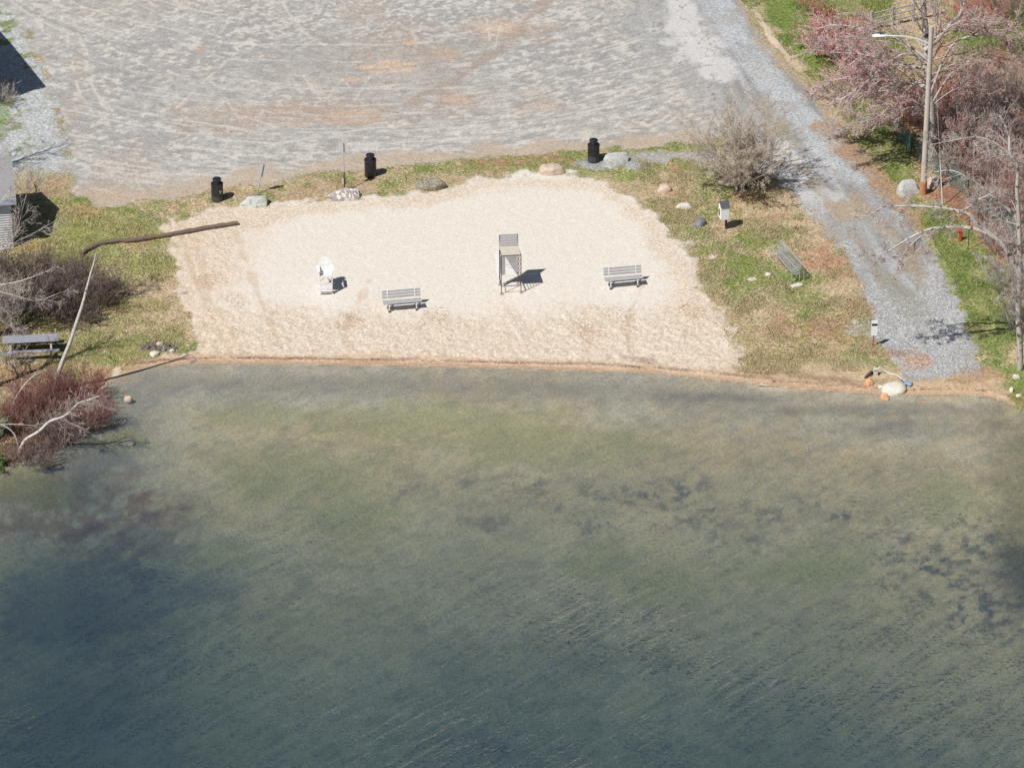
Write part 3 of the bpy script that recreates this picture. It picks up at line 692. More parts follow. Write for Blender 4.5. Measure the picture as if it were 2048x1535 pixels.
# ------------------------------------------------------------------ boulders and stones
def rock(name, label, px, py, w, d, h, mat, rz=0, seed=0, cat='boulder', group=None, sub=4, ang=.25, flatk=.0, sink=.06, z=None):
    import bmesh
    bm = bmesh.new(); bmesh.ops.create_icosphere(bm, subdivisions=sub, radius=1.0)
    rr = random.Random(seed)
    planes = [(Vector((rr.gauss(0,1), rr.gauss(0,1), rr.gauss(.2,.8))).normalized(), rr.uniform(.62,.9)) for _ in range(11)]
    co = np.array([v.co[:] for v in bm.verts])
    for nrm, dd in planes:
        dots = co @ np.array(nrm); over = np.maximum(dots-dd, 0)
        co -= np.outer(over*(.55+ang), np.array(nrm))
    nz = fbm(co[:, 0]*1.7+seed, co[:, 1]*1.7+co[:, 2]*1.3, 1, seed, 4)+fbm(co[:, 2]*2.1, co[:, 0]*1.1+seed, 1, seed+9, 4)-1
    co *= (1+nz*.28)[:, None]
    fine = fbm(co[:, 0]*7, co[:, 1]*7+co[:, 2]*5, 1, seed+4, 3)-.5; co *= (1+fine*.06)[:, None]
    mx = np.abs(co).max(0); co /= mx
    co[:, 2] = np.where(co[:, 2] > 0, co[:, 2], co[:, 2]*.6)
    co = np.sign(co)*np.abs(co)**.82; co *= np.array([w*.53, d*.56, h*1.12])
    for v, c_ in zip(bm.verts, co): v.co = c_
    me = bpy.data.meshes.new(name); bm.to_mesh(me); bm.free(); me.materials.append(mat)
    me.polygons.foreach_set('use_smooth', np.ones(len(me.polygons), bool))
    try: me.set_sharp_from_angle(angle=R(32))
    except Exception: pass
    o = bpy.data.objects.new(name, me); C.objects.link(o)
    p = G(px, py) if z is None else flat(px, py, z)
    o.location = (p.x, p.y+d*.25, p.z-h*sink if z is None else z); o.rotation_euler.z = rz
    tag(o, label, cat, group); return o
RK_GREEN = pm('pale green grey rock', (.42,.45,.41), (.55,.55,.50), 3, .9, .03, c3=(.26,.30,.28), s3=7, t3=.60)
RK_LICH = pm('purple rock with white lichen', (.28,.235,.235), (.40,.35,.345), 4, .9, .03, c3=(.70,.68,.64), s3=6, t3=.55)
RK_DARK = pm('dark rock with yellow lichen', (.25,.225,.185), (.36,.34,.28), 6, .9, .04, c3=(.16,.13,.09), s3=10, t3=.55)
RK_PINK = pm('pinkish tan rock', (.58,.47,.38), (.48,.38,.30), 3, .9, .03, c3=(.38,.34,.30), s3=6, t3=.62)
RK_GREY = pm('grey white granite', (.52,.53,.52), (.36,.37,.38), 5, .9, .03, c3=(.62,.60,.55), s3=14, t3=.60)
RK_SLATE = pm('blue grey stone', (.16,.17,.19), (.24,.25,.27), 4, .75, .01)
RK_PALE = pm('pale cream granite', (.66,.63,.56), (.58,.55,.48), 9, .9, .01, c3=(.48,.44,.38), s3=26, t3=.60)
RK_ORG = pm('orange stained stone', (.56,.26,.11), (.66,.42,.26), 3, .85, .01, c3=(.72,.58,.44), s3=4, t3=.58)
RK_DK2 = pm('dark charred stone', (.12,.10,.09), (.2,.17,.15), 6, .9, .02)
o = rock('boulder', 'squarish pale green boulder with paint marks, in front of the short leaning sign', 510, 412, 1.5, .78, .55, RK_GREEN, R(6), 11, ang=.4)
pb = MB()
for (x_, y_, l_, a_, ) in [(-.25,-.02,.12,.4),(-.08,.06,.10,-.5),(.08,.05,.12,.1),(.22,.02,.1,.7),(-.4,.03,.08,1.2)]:
    pb.box((x_, y_, .535), (l_, .035, .03), rot=Matrix.Rotation(a_, 3, 'Z'))
PAINT = pm('blue and red paint marks', (.10,.16,.34), (.42,.14,.14), 3, .8)
pb.build('paint_marks', PAINT, o)
rock('boulder', 'long purple boulder with white lichen at the foot of the tall signpost', 686, 399, 1.78, .8, .46, RK_LICH, R(10), 23)
rock('boulder', 'low dark boulder crusted with yellow lichen at the top of the beach', 863, 378, 1.65, .85, .44, RK_DARK, R(4), 5)
rock('boulder', 'smooth pinkish tan boulder in the grass strip above the sand', 1104, 348, 1.32, .9, .46, RK_PINK, R(8), 31, ang=.1)
rock('boulder', 'angular grey white boulder beside the rightmost litter can', 1231, 332, 1.28, .8, .62, RK_GREY, R(12), 47, ang=.5)
rock('stone', 'rounded pink stone in the grass below the gravel patch', 1329, 384, .78, .5, .34, RK_PINK, R(10), 7, 'stone', ang=.1, sub=3)
rock('stone', 'long flat tan stone left of the white bird box', 1368, 417, .86, .42, .26, RK_PALE, R(-8), 9, 'stone', sub=3)
rock('stone', 'small dark slate stone on the grass beside the sand', 1400, 452, .52, .62, .36, RK_SLATE, R(-35), 13, 'stone', ang=.1, sub=3)
rock('boulder', 'pale grey boulder against the foot of the utility pole', 1818, 388, 1.25, .8, .62, RK_GREY, R(14), 53, ang=.4)
rock('boulder', 'brownish boulder half hidden behind the utility pole', 1868, 376, .9, .6, .5, RK_PINK, R(-10), 57)
rock('boulder', 'big flat cream boulder on the shore with a rope end on it', 1788, 784, 1.16, 1.0, .34, RK_PALE, R(4), 61, ang=.05, sink=.1)
rock('stone', 'orange stained stone on the bank left of the cream boulder', 1737, 770, .44, .4, .26, RK_ORG, R(30), 63, 'stone', sub=3)
rock('stone', 'tiny pale stone touching the left side of the cream boulder', 1761, 776, .26, .22, .12, RK_PALE, 0, 64, 'stone', sub=3)
rock('stone', 'round orange stone at the edge of the water', 1769, 800, .46, .42, .26, RK_ORG, R(10), 65, 'stone', ang=.05, sub=3, z=-.06, sink=0)
rock('stone', 'flat orange stone lying under the shallow water', 1843, 806, .58, .34, .10, RK_ORG, R(-10), 66, 'stone', sub=3, z=-.13, sink=0)
rock('stone', 'rounded tan stone standing out of the water near the left bank', 256, 802, .38, .36, .24, RK_PINK, R(20), 67, 'stone', ang=.05, sub=3, z=-.03, sink=0)
rock('stone', 'white stone in the grass below the right hand tree', 2033, 757, .36, .3, .18, RK_PALE, 0, 68, 'stone', sub=3)
rock('stone', 'upright white stone in the grass at the right end of the shore', 2023, 784, .22, .3, .24, RK_PALE, 0, 69, 'stone', sub=3)
rock('stone', 'small flat white stone beside the upright white stone', 2038, 793, .28, .2, .12, RK_PALE, R(20), 70, 'stone', sub=3)
rock('stone', 'pale stone lying in the grass near the green mesh bench', 1537, 550, .3, .3, .10, RK_PALE, 0, 71, 'stone', sub=3)
for i, (x_, y_, w_, m_, lb) in enumerate([(319,690,.34,RK_PINK,'pinkish stone at the back of the old fire ring'),(343,704,.30,RK_GREY,'grey stone at the right end of the old fire ring'),(309,710,.50,RK_PALE,'long pale stone in front of the old fire ring'),
     (328,703,.3,RK_SLATE,'blue grey stone in the middle of the old fire ring'),(296,696,.28,RK_DK2,'dark stone at the left end of the old fire ring'),(336,694,.24,RK_DK2,'dark stone at the right back of the old fire ring')]):
    rock('stone', lb, x_, y_, w_, w_*.7, .16, m_, R(20*i), 80+i, 'stone', 'stones of the fire ring', sub=3)
DW = pm('bleached driftwood', (.62,.52,.44), (.42,.34,.28), 5, .9, .01, stretch=(1,8,8))
b = MB(); b.tube([(-.32,0,.04),(-.1,.02,.07),(.1,-.01,.06),(.3,.03,.03)], [.02,.05,.05,.015], 7); o = b.build('driftwood', DW, smooth=True); put(o, 1528, 772, R(-6)); tag(o, 'short piece of driftwood on the brown strip of wet sand', 'driftwood')
for (x_, y_, r_, lb) in [(1105,1342,.32,'dim pinkish stone deep under the water, lower middle'),(258,885,.4,'dim round stone under the water off the red thicket')]:
    q_ = flat(x_, y_, -.3)
    for _ in range(6): q_ = flat(x_, y_, hz(q_.x, q_.y))
    o = rock('stone', lb, x_, y_, r_*1.6, r_*1.4, .18, RK_PINK, 0, int(x_), 'stone', sub=3, z=q_.z); o.location = (q_.x, q_.y, q_.z-.05)

# ------------------------------------------------------------------ log across the grass
LP = [(163,512),(172,503),(190,494),(212,487),(240,484),(268,483),(300,478),(330,474),(362,468),(395,462),(430,456),(476,449)]
pts = []; rs = []
rng = random.Random(5)
for i, q in enumerate(LP):
    p = G(*q); pts.append(Vector((p.x, p.y, p.z+.085))); rs.append(.115+rng.uniform(-.012, .012))
dense = []; dr = []
for i in range(len(pts)-1):
    for k in range(4):
        t = k/4; q = pts[i].lerp(pts[i+1], t); dense.append(q+Vector((0, rng.uniform(-.015,.015), rng.uniform(-.01,.012)))); dr.append(rs[i]*(1-t)+rs[i+1]*t+rng.uniform(-.013,.013))
dense.append(pts[-1]); dr.append(.10)
b = MB(); b.tube(dense, dr, 10); o = b.build('log', LOGM, smooth=True); tag(o, 'long dark curved log lying from the grass onto the sand', 'log')

# ------------------------------------------------------------------ signposts at the lot edge
SIGNB = pm('back of sign', (.56,.53,.51), (.52,.49,.475), 4, .6, 0)
t = thing('signpost', 'tall thin metal signpost with rusty lower half rising behind the lichen boulder', 'signpost')
put(t, 689, 383, 0)
MB().tube([(0,0,1.05),(-.03,0,2.72)], .026, 8).build('upper_pole', GALV, t)
MB().beam((0,-.0,-.1), (0,0,1.1), .075, .05, (0,1,0)).build('rusty_post', RUST, t)
MB().box((-.03,.045,2.45), (.46,.012,.58)).build('sign_panel', SIGNB, t)
MB().box((0,.05,.55), (.19,.012,.34)).build('small_plate', WHT, t)
t = thing('signpost', 'short metal sign leaning to the right behind the pale green boulder', 'signpost'); put(t, 514, 387, 0)
MB().tube([(0,0,-.1),(.38,0,1.75)], .024, 8).build('pole', GALV, t)
MB().box((.28,.04,1.25), (.40,.012,.66), rot=Matrix.Rotation(R(12), 3, 'Y')).build('sign_panel', SIGNB, t)
WHT2 = pm('sign white', (.90,.90,.91), (.86,.86,.87), 3, .5)
# notice sign at the launch
t = thing('notice_sign', 'white notice board with a black band on a red post by the boat ramp', 'sign'); put(t, 1746, 693, R(0))
MB().beam((0,0,-.1), (0,0,.66), .05, .045, (0,1,0)).build('post', RED, t)
pn = MB().box((.03,-.03,1.02), (.29,.02,.80)).build('board', WHT2, t, .004)
MB().box((.03,-.043,1.20), (.26,.006,.12)).build('black_band', BLK, t)
GRT = pm('grey print', (.42,.44,.48), (.5,.5,.52), 20, .7); b = MB(); rng = random.Random(8)
for k in range(6):
    x_ = -.09
    while x_ < .13:
        l_ = rng.uniform(.02,.05); b.box((x_+l_/2, -.042, 1.08-.07*k), (l_, .004, .016)); x_ += l_+.014
b.box((.0,-.042,1.36), (.10,.004,.02)); b.build('printed_lines', GRT, t)
# ------------------------------------------------------------------ park benches
def make_bench(label):
    t = thing('park_bench', label, 'bench', group='slatted wooden benches on the sand')
    LW = 1.86
    for k in range(3): MB().box((0, .30+.035*k, .56+.135*k), (LW, .03, .105), rot=Matrix.Rotation(R(-14), 3, 'X')).build('back_slat', GREYW, t, .004)
    for k in range(3): MB().box((0, -.14+.135*k, .445+.004*(k != 1)), (LW, .118, .035)).build('seat_plank', GREYW, t, .004)
    for sx in (-.66, .66):
        b = MB(); b.beam((sx,-.17,-.05), (sx,-.16,.43), .05, .05, (0,1,0)); b.beam((sx,.22,-.05), (sx,.25,.42), .05, .05, (0,1,0))
        b.beam((sx,.25,.42), (sx,.36,.90), .05, .035, (0,1,0)); b.beam((sx,-.19,.40), (sx,.26,.40), .05, .05); b.build('support', WHT, t)
        MB().box((sx,-.17,.02), (.09,.12,.12)).build('foot', RUST, t); MB().box((sx,.22,.02), (.09,.12,.12)).build('foot', RUST, t)
    return t
b1 = make_bench('grey slatted bench facing the water, between the white chair and the metal lookout chair')
p = G(806, 618); b1.location = (p.x-.03, p.y-.02, p.z); b1.rotation_euler.z = R(10)
p = G(1247, 571); copy_thing(b1, (p.x, p.y-.06, p.z), R(10), 'grey slatted bench facing the water, nearest the right edge of the sand')

# ------------------------------------------------------------------ metal lookout chair
t = thing('lifeguard_chair', 'tall rusty metal lookout chair with wooden seat and white boards', 'lifeguard chair')
p = G(1025, 578); t.location = (p.x-.12, p.y, p.z); t.rotation_euler.z = R(7)
wd, dp, sh = .96, .90, 2.06
FRM = pm('brown metal tube', (.10,.06,.05), (.06,.05,.05), 12, .6)
b = MB(); x0, x1, y0, y1 = -wd/2, wd/2, -dp/2, dp/2; r_ = .02
for x_ in (x0, x1):
    b.tube([(x_, y0, -.1), (x_, y0, sh-.04), (x_*.96, y0+.02, sh)], r_, 8)
    b.tube([(x_*.92, y1, -.1), (x_*.92, y1, sh+.0), (x_*.92, y1+.12, sh+.60)], r_, 8)
    b.tube([(x_, y0, sh), (x_*.92, y1, sh+.02)], r_, 6)
    b.tube([(x_, y0, .42), (x_*.92, y1, .42)], r_*.8, 6)
b.tube([(x0, y0, sh), (x1, y0, sh)], r_, 8); b.tube([(x0, y0, .42), (x1, y0, .42)], r_, 6); b.tube([(x0*.92, y1, .62), (x1*.92, y1, .62)], r_, 6)
b.build('frame', FRM, t, smooth=True)
for k in range(7): MB().tube([(x1, y0, .5+.24*k), (x1*.92, y1, .5+.24*k)], .014, 6).build('ladder_rung', FRM, t)
for k in range(6): MB().box((0, y0+.07+.148*k, sh+.035+.003*(k % 2)), (wd*.96, .138, .028)).build('seat_plank', TANW, t, .004)
for k in range(5): MB().box((0, y1+.005+.032*k, sh+.10+.118*k), (wd*.95, .026, .108), rot=Matrix.Rotation(R(-11), 3, 'X')).build('back_slat', GREYW, t, .004)
WHB = pm('bright white board', (.92,.92,.93), (.88,.88,.89), 3, .5)
MB().box((-.02, y1-.05, 1.30), (wd*.86, .02, 1.42)).build('white_board', WHB, t)
def flat_text(s_, size, name, mat, parent, loc, rx=R(90)):
    cu = bpy.data.curves.new(name, 'FONT'); cu.body = s_; cu.size = size; cu.align_x = 'CENTER'; cu.extrude = .002
    o = bpy.data.objects.new(name, cu); C.objects.link(o); dg = bpy.context.evaluated_depsgraph_get(); dg.update()
    me = bpy.data.meshes.new_from_object(o.evaluated_get(dg)); bpy.data.objects.remove(o); me.materials.clear(); me.materials.append(mat)
    q = bpy.data.objects.new(name, me); C.objects.link(q); q.parent = parent; q.location = loc; q.rotation_euler = (rx, 0, 0); return q
b = MB(); rng = random.Random(3); x_ = -.30
while x_ < .3:
    l_ = rng.choice([.035,.05,.065]); hh = rng.choice([.07,.085,.09])
    b.box((x_, y1-.064, 1.74), (.014, .004, hh)); b.box((x_+l_*.55, y1-.064, 1.74+hh/2-.01), (l_*.8, .004, .016))
    if rng.random() < .6: b.box((x_+l_, y1-.064, 1.74), (.014, .004, hh))
    x_ += l_+.04
for k in range(4): b.box((rng.uniform(-.05,.2), y1-.064, 1.46-.16*k), (rng.uniform(.2,.34), .003, .02))
b.build('worn_lettering', GRT, t)
MB().box((x0-.09, y1-.25, 1.28), (.20, .02, 1.46), rot=Matrix.Rotation(R(-4), 3, 'Y')).build('side_board', WHB, t)
MB().beam((x0-.0, y1-.24, .5), (x0-.0, y1-.24, 2.02), .06, .04, (0,1,0)).build('shade_gap_strip', BLKF, t)  # dark strip standing in for the shaded gap beside the side board
for x_, y_ in ((x0,y0),(x1,y0),(x0*.92,y1),(x1*.92,y1)): MB().box((x_, y_, .0), (.16, .15, .06)).build('footing', CONC, t)

# ------------------------------------------------------------------ white tall chair
t = thing('tall_beach_chair', 'tall white wooden beach chair with rounded back and arm rests', 'chair')
p = G(651, 588); t.location = (p.x, p.y+.36, p.z); t.rotation_euler.z = R(4)
W2 = .31
for sx in (-1, 1):
    MB().beam((sx*W2, -.36, -.05), (sx*W2, -.30, 1.12), .05, .10, (0,1,0)).build('front_leg', WHT, t, .004)
    MB().beam((sx*W2, .42, -.05), (sx*W2, .30, 1.0), .05, .10, (0,1,0)).build('rear_leg', WHT, t, .004)
    MB().beam((sx*W2, -.33, .96), (sx*(W2-.005), .38, .80), .04, .10).build('seat_rail', WHT, t)
    MB().prism([(-.08,-.42),(.075,-.40),(.085,.25),(.03,.34),(-.06,.32),(-.09,.0)], .028, Matrix.Translation((sx*(W2+.03), .0, 1.17)) @ Matrix.Rotation(R(90), 4, 'X').to_4x4()).build('armrest', WHT, t)
    MB().beam((sx*(W2+.01), -.33, .25), (sx*(W2+.01), .40, .75), .025, .07).build('side_brace', WHT, t)
for k in range(5): MB().box((0, -.30+.13*k, .955-.03*k), (.60, .118, .022), rot=Matrix.Rotation(R(-13), 3, 'X')).build('seat_slat', WHT, t)
for k, hh in enumerate([.60,.72,.79,.80,.73,.61]):
    x_ = (k-2.5)*.094; b = MB()
    b.prism([(x_-.044,0),(x_+.044,0),(x_*1.12+.045,hh-.03),(x_*1.1,hh),(x_*1.12-.045,hh-.03)], .022, Matrix.Translation((0,.30,.84)) @ Matrix.Rotation(R(-20), 4, 'X'))
    b.build('back_slat', WHT, t)
MB().beam((-.3,.46,1.18), (.3,.46,1.18), .03, .06).build('back_rail', WHT, t)
for z_, y_, hh in ((.93,-.375,.12),(.52,-.385,.20),(.34,-.40,.16),(.14,-.405,.16)): MB().box((0, y_, z_), (.62, .024, hh)).build('front_board', WHT, t)
for k in range(3): MB().box((0, -.47+.09*k, .24), (.60, .075, .022)).build('foot_slat', WHT, t)
b = MB(); b.beam((-.27,.30,.35), (.27,.36,.80), .02, .05); b.beam((.27,.32,.35), (-.27,.38,.80), .02, .05); b.build('cross_brace', WHT, t)
for x_, y_ in ((-.33,-.40),(.33,-.38),(-.34,.44),(.33,.44)): MB().box((x_, y_, .02), (.13, .13, .06)).build('foot_block', WHT, t)

# ------------------------------------------------------------------ bird box on a post
t = thing('bird_box', 'large white clapboard box with dark shingle roof on a wooden post', 'box on post')
p = G(1452, 457); t.location = p; t.rotation_euler.z = R(13)
MB().beam((0,0,-.1), (0,0,.62), .09, .09, (0,1,0)).build('post', RUST, t)
w_, d_, z0, hh = .41, .46, .60, .72; ox = -.13
b = MB(); b.add([(ox-w_/2,-d_/2,z0),(ox+w_/2,-d_/2,z0),(ox+w_/2,d_/2,z0),(ox-w_/2,d_/2,z0),(ox-w_/2,-d_/2,z0+hh),(ox+w_/2,-d_/2,z0+hh),(ox+w_/2,d_/2,z0+hh),(ox-w_/2,d_/2,z0+hh),(ox-w_/2,0,z0+hh+.20),(ox+w_/2,0,z0+hh+.20)],
    [(3,2,1,0),(0,1,5,4),(1,2,6,9,5),(2,3,7,6),(3,0,4,8,7)]); b.build('box', WHB, t)
b = MB()
for k in range(7): b.box((ox, -d_/2-.004, z0+.05+.1*k), (w_, .008, .012)); b.box((ox-w_/2-.004, 0, z0+.05+.1*k), (.008, d_, .012))
b.build('clapboard_edges', pm('white trim', (.6,.6,.62), (.55,.55,.56), 5), t)
b = MB(); 
for s_ in (-1, 1):
    b.box((ox, s_*.145, z0+hh+.10), (w_+.06, .345, .025), rot=Matrix.Rotation(R(-41*s_), 3, 'X'))
b.build('roof', SLATE, t)
f_ = MB().box((ox-w_/2-.012, -.01, z0+.36), (.02, .20, .42)).build('window_frame', WHT, t)
MB().box((ox-w_/2-.026, -.01, z0+.36), (.012, .15, .36)).build('window_pane', GLASS, f_)

# ------------------------------------------------------------------ green mesh bench
t = thing('mesh_bench', 'long green steel mesh bench with looped end frames on the grass', 'bench')
A_ = G(1541, 516); B_ = G(1583, 566); mid_ = (A_+B_)/2; dirb = (B_-A_); LB = math.hypot(dirb.x, dirb.y); rz = math.atan2(dirb.y, dirb.x)
# local x along the bench, y away from the camera side
t.location = mid_; t.rotation_euler.z = rz
LB *= .98
def loop(x_):
    return [(x_,.0,-.05),(x_,.0,.52),(x_,.05,.64),(x_,.16,.70),(x_,.34,.74),(x_,.60,.64),(x_,.66,.5),(x_,.66,-.05)]
for x_ in (-LB/2, LB/2):
    MB().tube(loop(x_), .024, 8).build('end_frame', GRN, t, smooth=True)
    MB().tube([(x_,.0,.42),(x_,.40,.44)], .02, 6).build('seat_bar', GRN, t)
def mesh_panel(mb, a, b_, c_, n1, n2, r=.006):
    a, b_, c_ = Vector(a), Vector(b_), Vector(c_); u = b_-a; v = c_-a
    for i in range(n1+1): mb.beam(a+u*i/n1, a+u*i/n1+v, r, r*.6)
    for j in range(n2+1): mb.beam(a+v*j/n2, a+v*j/n2+u, r, r*.6)
x0_, x1_ = -LB/2+.06, LB/2-.06
b = MB(); mesh_panel(b, (x0_,.08,.43), (x1_,.08,.43), (x0_,.40,.44), 38, 5, .011); b.tube([(x0_,.08,.43),(x1_,.08,.43)], .02, 6); b.build('mesh_seat', GRN, t)
b = MB(); mesh_panel(b, (x0_,.42,.46), (x1_,.42,.46), (x0_,.52,.92), 38, 7, .011); b.tube([(x0_,.42,.46),(x1_,.42,.46)], .016, 6); b.tube([(x0_,.52,.93),(x1_,.52,.93)], .022, 6); b.build('mesh_back', GRN, t)
for s_ in (-1, 1): MB().tube([(s_*LB/2,.42,.0),(s_*LB/2,.44,.5),(s_*LB/2,.53,.97)], .02, 6).build('back_support', GRN, t)
rock('paving_slab', 'broken pale slab under the lower end of the green mesh bench', 1592, 572, .7, .34, .06, RK_PALE, R(20), 91, 'slab', sub=3)

# ------------------------------------------------------------------ hydrant and marker posts
t = thing('dry_hydrant', 'red dry hydrant pipe with a bent head in the right hand grass', 'hydrant'); put(t, 1921, 481, 0)
MB().tube([(0,0,-.05),(0,0,.42),(-.02,0,.52)], [.085,.085,.09], 14).build('pipe', RED, t, smooth=True)
MB().tube([(.05,0,.52),(-.10,-.02,.55),(-.24,-.03,.55)], [.10,.095,.09], 14).build('head', RED, t, smooth=True)
MB().tube([(-.24,-.03,.55),(-.30,-.03,.55)], [.11,.11], 14).build('cap', RED, t)
for (x_, y_, h_, lb) in [(1897,452,1.0,'thin dark green stake standing left of the red hydrant'),(1936,499,1.6,'thin dark green stake standing right of the red hydrant')]:
    o = MB().beam((0,0,-.1), (0,0,h_), .035, .03, (0,1,0)).build('stake', DGRN); put(o, x_, y_); tag(o, lb, 'stake')

# ------------------------------------------------------------------ shore pedestal, rope, cloth
t = thing('utility_pedestal', 'small cream utility box with two black outlets on the bank', 'utility box'); put(t, 1751, 750, R(4))
MB().box((0,0,.16), (.20,.15,.40)).build('housing', pm('cream plastic', (.62,.60,.52), (.55,.52,.45), 8, .6), t, .01)
for x_ in (-.04, .04): MB().box((x_,-.079,.30), (.03,.012,.05)).build('outlet', BLK, t)
pts = []
for (x_, y_, z_) in [(1756,738,.30),(1759,734,.38),(1763,736,.32),(1768,742,.14),(1776,746,.06),(1785,748,.05),(1793,750,.06),(1799,755,.22),(1802,758,.30)]:
    q = G(x_, y_+z_*36); pts.append((q.x, q.y, q.z+z_))
o = MB().tube(pts, .028, 8).build('rope', WHT, smooth=True); tag(o, 'white rope running from the utility box to the cream boulder', 'rope')
BL = pm('blue cloth', (.16,.26,.48), (.30,.40,.58), 6, .9); import bmesh
b = MB(); n = 7; vs = []; fs = []; rng = random.Random(2)
for i in range(n):
    for j in range(5): vs.append(((i-3)*.07+rng.uniform(-.02,.02), (j-2)*.07+rng.uniform(-.02,.02), .03+rng.uniform(0,.07)))
for i in range(n-1):
    for j in range(4): fs.append((i*5+j, i*5+j+1, (i+1)*5+j+1, (i+1)*5+j))
b.add(vs, fs); o = b.build('cloth', BL, smooth=True); put(o, 1815, 769, R(-20)); tag(o, 'crumpled blue cloth on the sand beside the cream boulder', 'cloth')
md = o.modifiers.new('thick', 'SOLIDIFY'); md.thickness = .02
b = MB(); rng = random.Random(12)
for k in range(5): b.tube([(-.25+.03*k, -.2+.02*k, .03), (0+.02*k, .05, .16+.02*k), (.12+.02*k, .32, .05)], [.03,.05,.02], 6)
o = b.build('driftwood', RUST, smooth=True); put(o, 1739, 752, R(0)); tag(o, 'dark brown chunk of rotten wood left of the utility box', 'driftwood')
t = thing('concrete_block', 'hollow concrete block lying under the water near the left bank', 'concrete block'); q = flat(238, 822, 0); t.location = (q.x, q.y, -.30); t.rotation_euler.z = R(25)
b = MB(); b.box((0,.09,0), (.40,.03,.19)); b.box((0,-.09,0), (.40,.03,.19)); b.box((-.185,0,0), (.03,.15,.19)); b.box((.185,0,0), (.03,.15,.19)); b.box((0,0,0), (.03,.15,.19)); b.build('block', CONC, t)

# ------------------------------------------------------------------ picnic table
t = thing('picnic_table', 'weathered blue grey picnic table under the bare branches on the left bank', 'picnic table')
p = G(62, 716); t.location = (p.x-.04, p.y+.55, p.z); t.rotation_euler.z = R(6)
for k in range(5): MB().box((0, (k-2)*.148, .75+.002*(k % 2)), (2.62, .138, .038)).build('top_plank', BLUEW, t, .003)
for sy in (-1, 1): MB().box((0.03, sy*.72, .44), (2.62, .27, .045)).build('seat', BLUEW, t, .003)
for sx in (-1, 1):
    b = MB()
    for sy in (-1, 1): b.beam((sx*.95, sy*.62, -.05), (sx*.95, sy*.20, .72), .045, .09, (1,0,0))
    b.beam((sx*.95, -.80, .40), (sx*.95, .80, .40), .045, .09, (0,0,1)); b.build('leg_frame', TANW, t)

# ------------------------------------------------------------------ buildings on the left
SID = pm('white clapboard', (.66,.67,.70), (.56,.57,.60), 2, .7, 0)
def house(name, label, corner, rz, wx, dy, hw, hr, wallm, ov=.25):
    t = thing(name, label, 'building', corner, rz)
    # local: corner at origin, wall runs to -x, depth to +y
    b = MB(); b.add([(-wx,0,-.3),(0,0,-.3),(0,dy,-.3),(-wx,dy,-.3),(-wx,0,hw),(0,0,hw),(0,dy,hw),(-wx,dy,hw),(-wx,dy/2,hr),(0,dy/2,hr)],
        [(0,1,5,4),(1,2,6,9,5),(2,3,7,6),(3,0,4,8,7)]); b.build('wall', wallm, t)
    b = MB(); k = 0; z_ = .0
    while z_ < hw-.1:
        b.box((-wx/2, -.012, z_), (wx, .024, .02)); z_ += .13
    b.build('siding_boards', wallm, t)
    sl = math.atan2(hr-hw, dy/2); L_ = math.hypot(hr-hw, dy/2)+ov
    b = MB()
    for s_ in (-1, 1):
        yc = dy/2+s_*(math.cos(sl)*L_/2); zc_ = hr+.05-math.sin(sl)*L_/2
        b.box((-wx/2+.0, yc, zc_), (wx+2*ov, L_, .07), rot=Matrix.Rotation(-s_*sl, 3, 'X'))
    b.build('roof', SHING, t)
    fa = pm('fascia shade blue grey', (.36,.42,.56), (.46,.50,.60), 3, .6)  # blue-grey shade under the eave painted into the fascia colour
    MB().box((-wx/2, -ov*math.cos(sl)-.03, hw-.12), (wx+2*ov, .03, .30)).build('fascia', fa, t)
    return t
p = G(27, 495); house('shed', 'white clapboard shed with grey shingle roof at the left edge', p, R(9), 7, 4.2, 2.75, 3.85, SID)
p = G(-24, 216); house('boathouse', 'larger white building just outside the left edge, casting a dark shadow', p, R(24), 9, 9.5, 5.0, 5.08, SID, .12)

# ------------------------------------------------------------------ utility pole with street lamp
t = thing('utility_pole', 'weathered wooden utility pole carrying a street lamp above the road', 'utility pole')
p = G(1846, 388); t.location = p
top = plane(1863, 53, p.y)-p
MB().tube([(0,0,-.2),(top.x*.5,0,top.z*.5),(top.x,0,top.z)], [.155,.135,.115], 14).build('pole', POLEW, t, smooth=True)
MB().lathe([(.185,-.1),(.185,.55),(.18,.75)], 14).build('orange_base', pm('orange brown stain', (.42,.18,.08), (.5,.28,.16), 5, .9), t, smooth=True)
zl_ = (plane(1858, 82, p.y)-p).z
arm = [Vector((top.x-.1,-.02,zl_-.12)), Vector((top.x-.6,-.1,zl_+.12)), Vector((top.x-1.3,-.18,zl_+.33)), Vector((top.x-2.0,-.22,zl_+.38)), Vector((top.x-2.25,-.22,zl_+.38))]
WP = pm('white lamp metal', (.72,.74,.76), (.66,.68,.70), 5, .4)
MB().tube(arm, .032, 8).build('lamp_arm', WP, t, smooth=True)
MB().tube([(top.x-.1,-.02,zl_-.38),(top.x-.9,-.12,zl_+.18)], .018, 6).build('arm_brace', WP, t)
b = MB(); hx = top.x-2.2; pr = [(.0,.05),(.12,.085),(.32,.12),(.55,.125),(.66,.10),(.72,.03)]
for i, (dx_, r_) in enumerate(pr): pass
lh = MB(); nseg = 14; base_ = 0
for dx_, r_ in pr:
    for k in range(nseg):
        a = 2*math.pi*k/nseg; lh.v.append((hx-dx_, -.22+r_*1.15*math.cos(a), zl_+.38+r_*.62*math.sin(a)))
for i in range(len(pr)-1):
    for k in range(nseg):
        a = i*nseg+k; b_ = i*nseg+(k+1) % nseg; lh.f.append((a, b_, b_+nseg, a+nseg))
lh.f.append(tuple(range(nseg))); lh.f.append(tuple(reversed(range((len(pr)-1)*nseg, len(pr)*nseg))))
lo = lh.build('lamp_head', WP, t, smooth=True)
MB().lathe([(.05,-.14),(.09,-.09),(.10,-.04)], 14, (hx-.45,-.22,zl_+.36)).build('lamp_lens', GALV, lo, smooth=True)
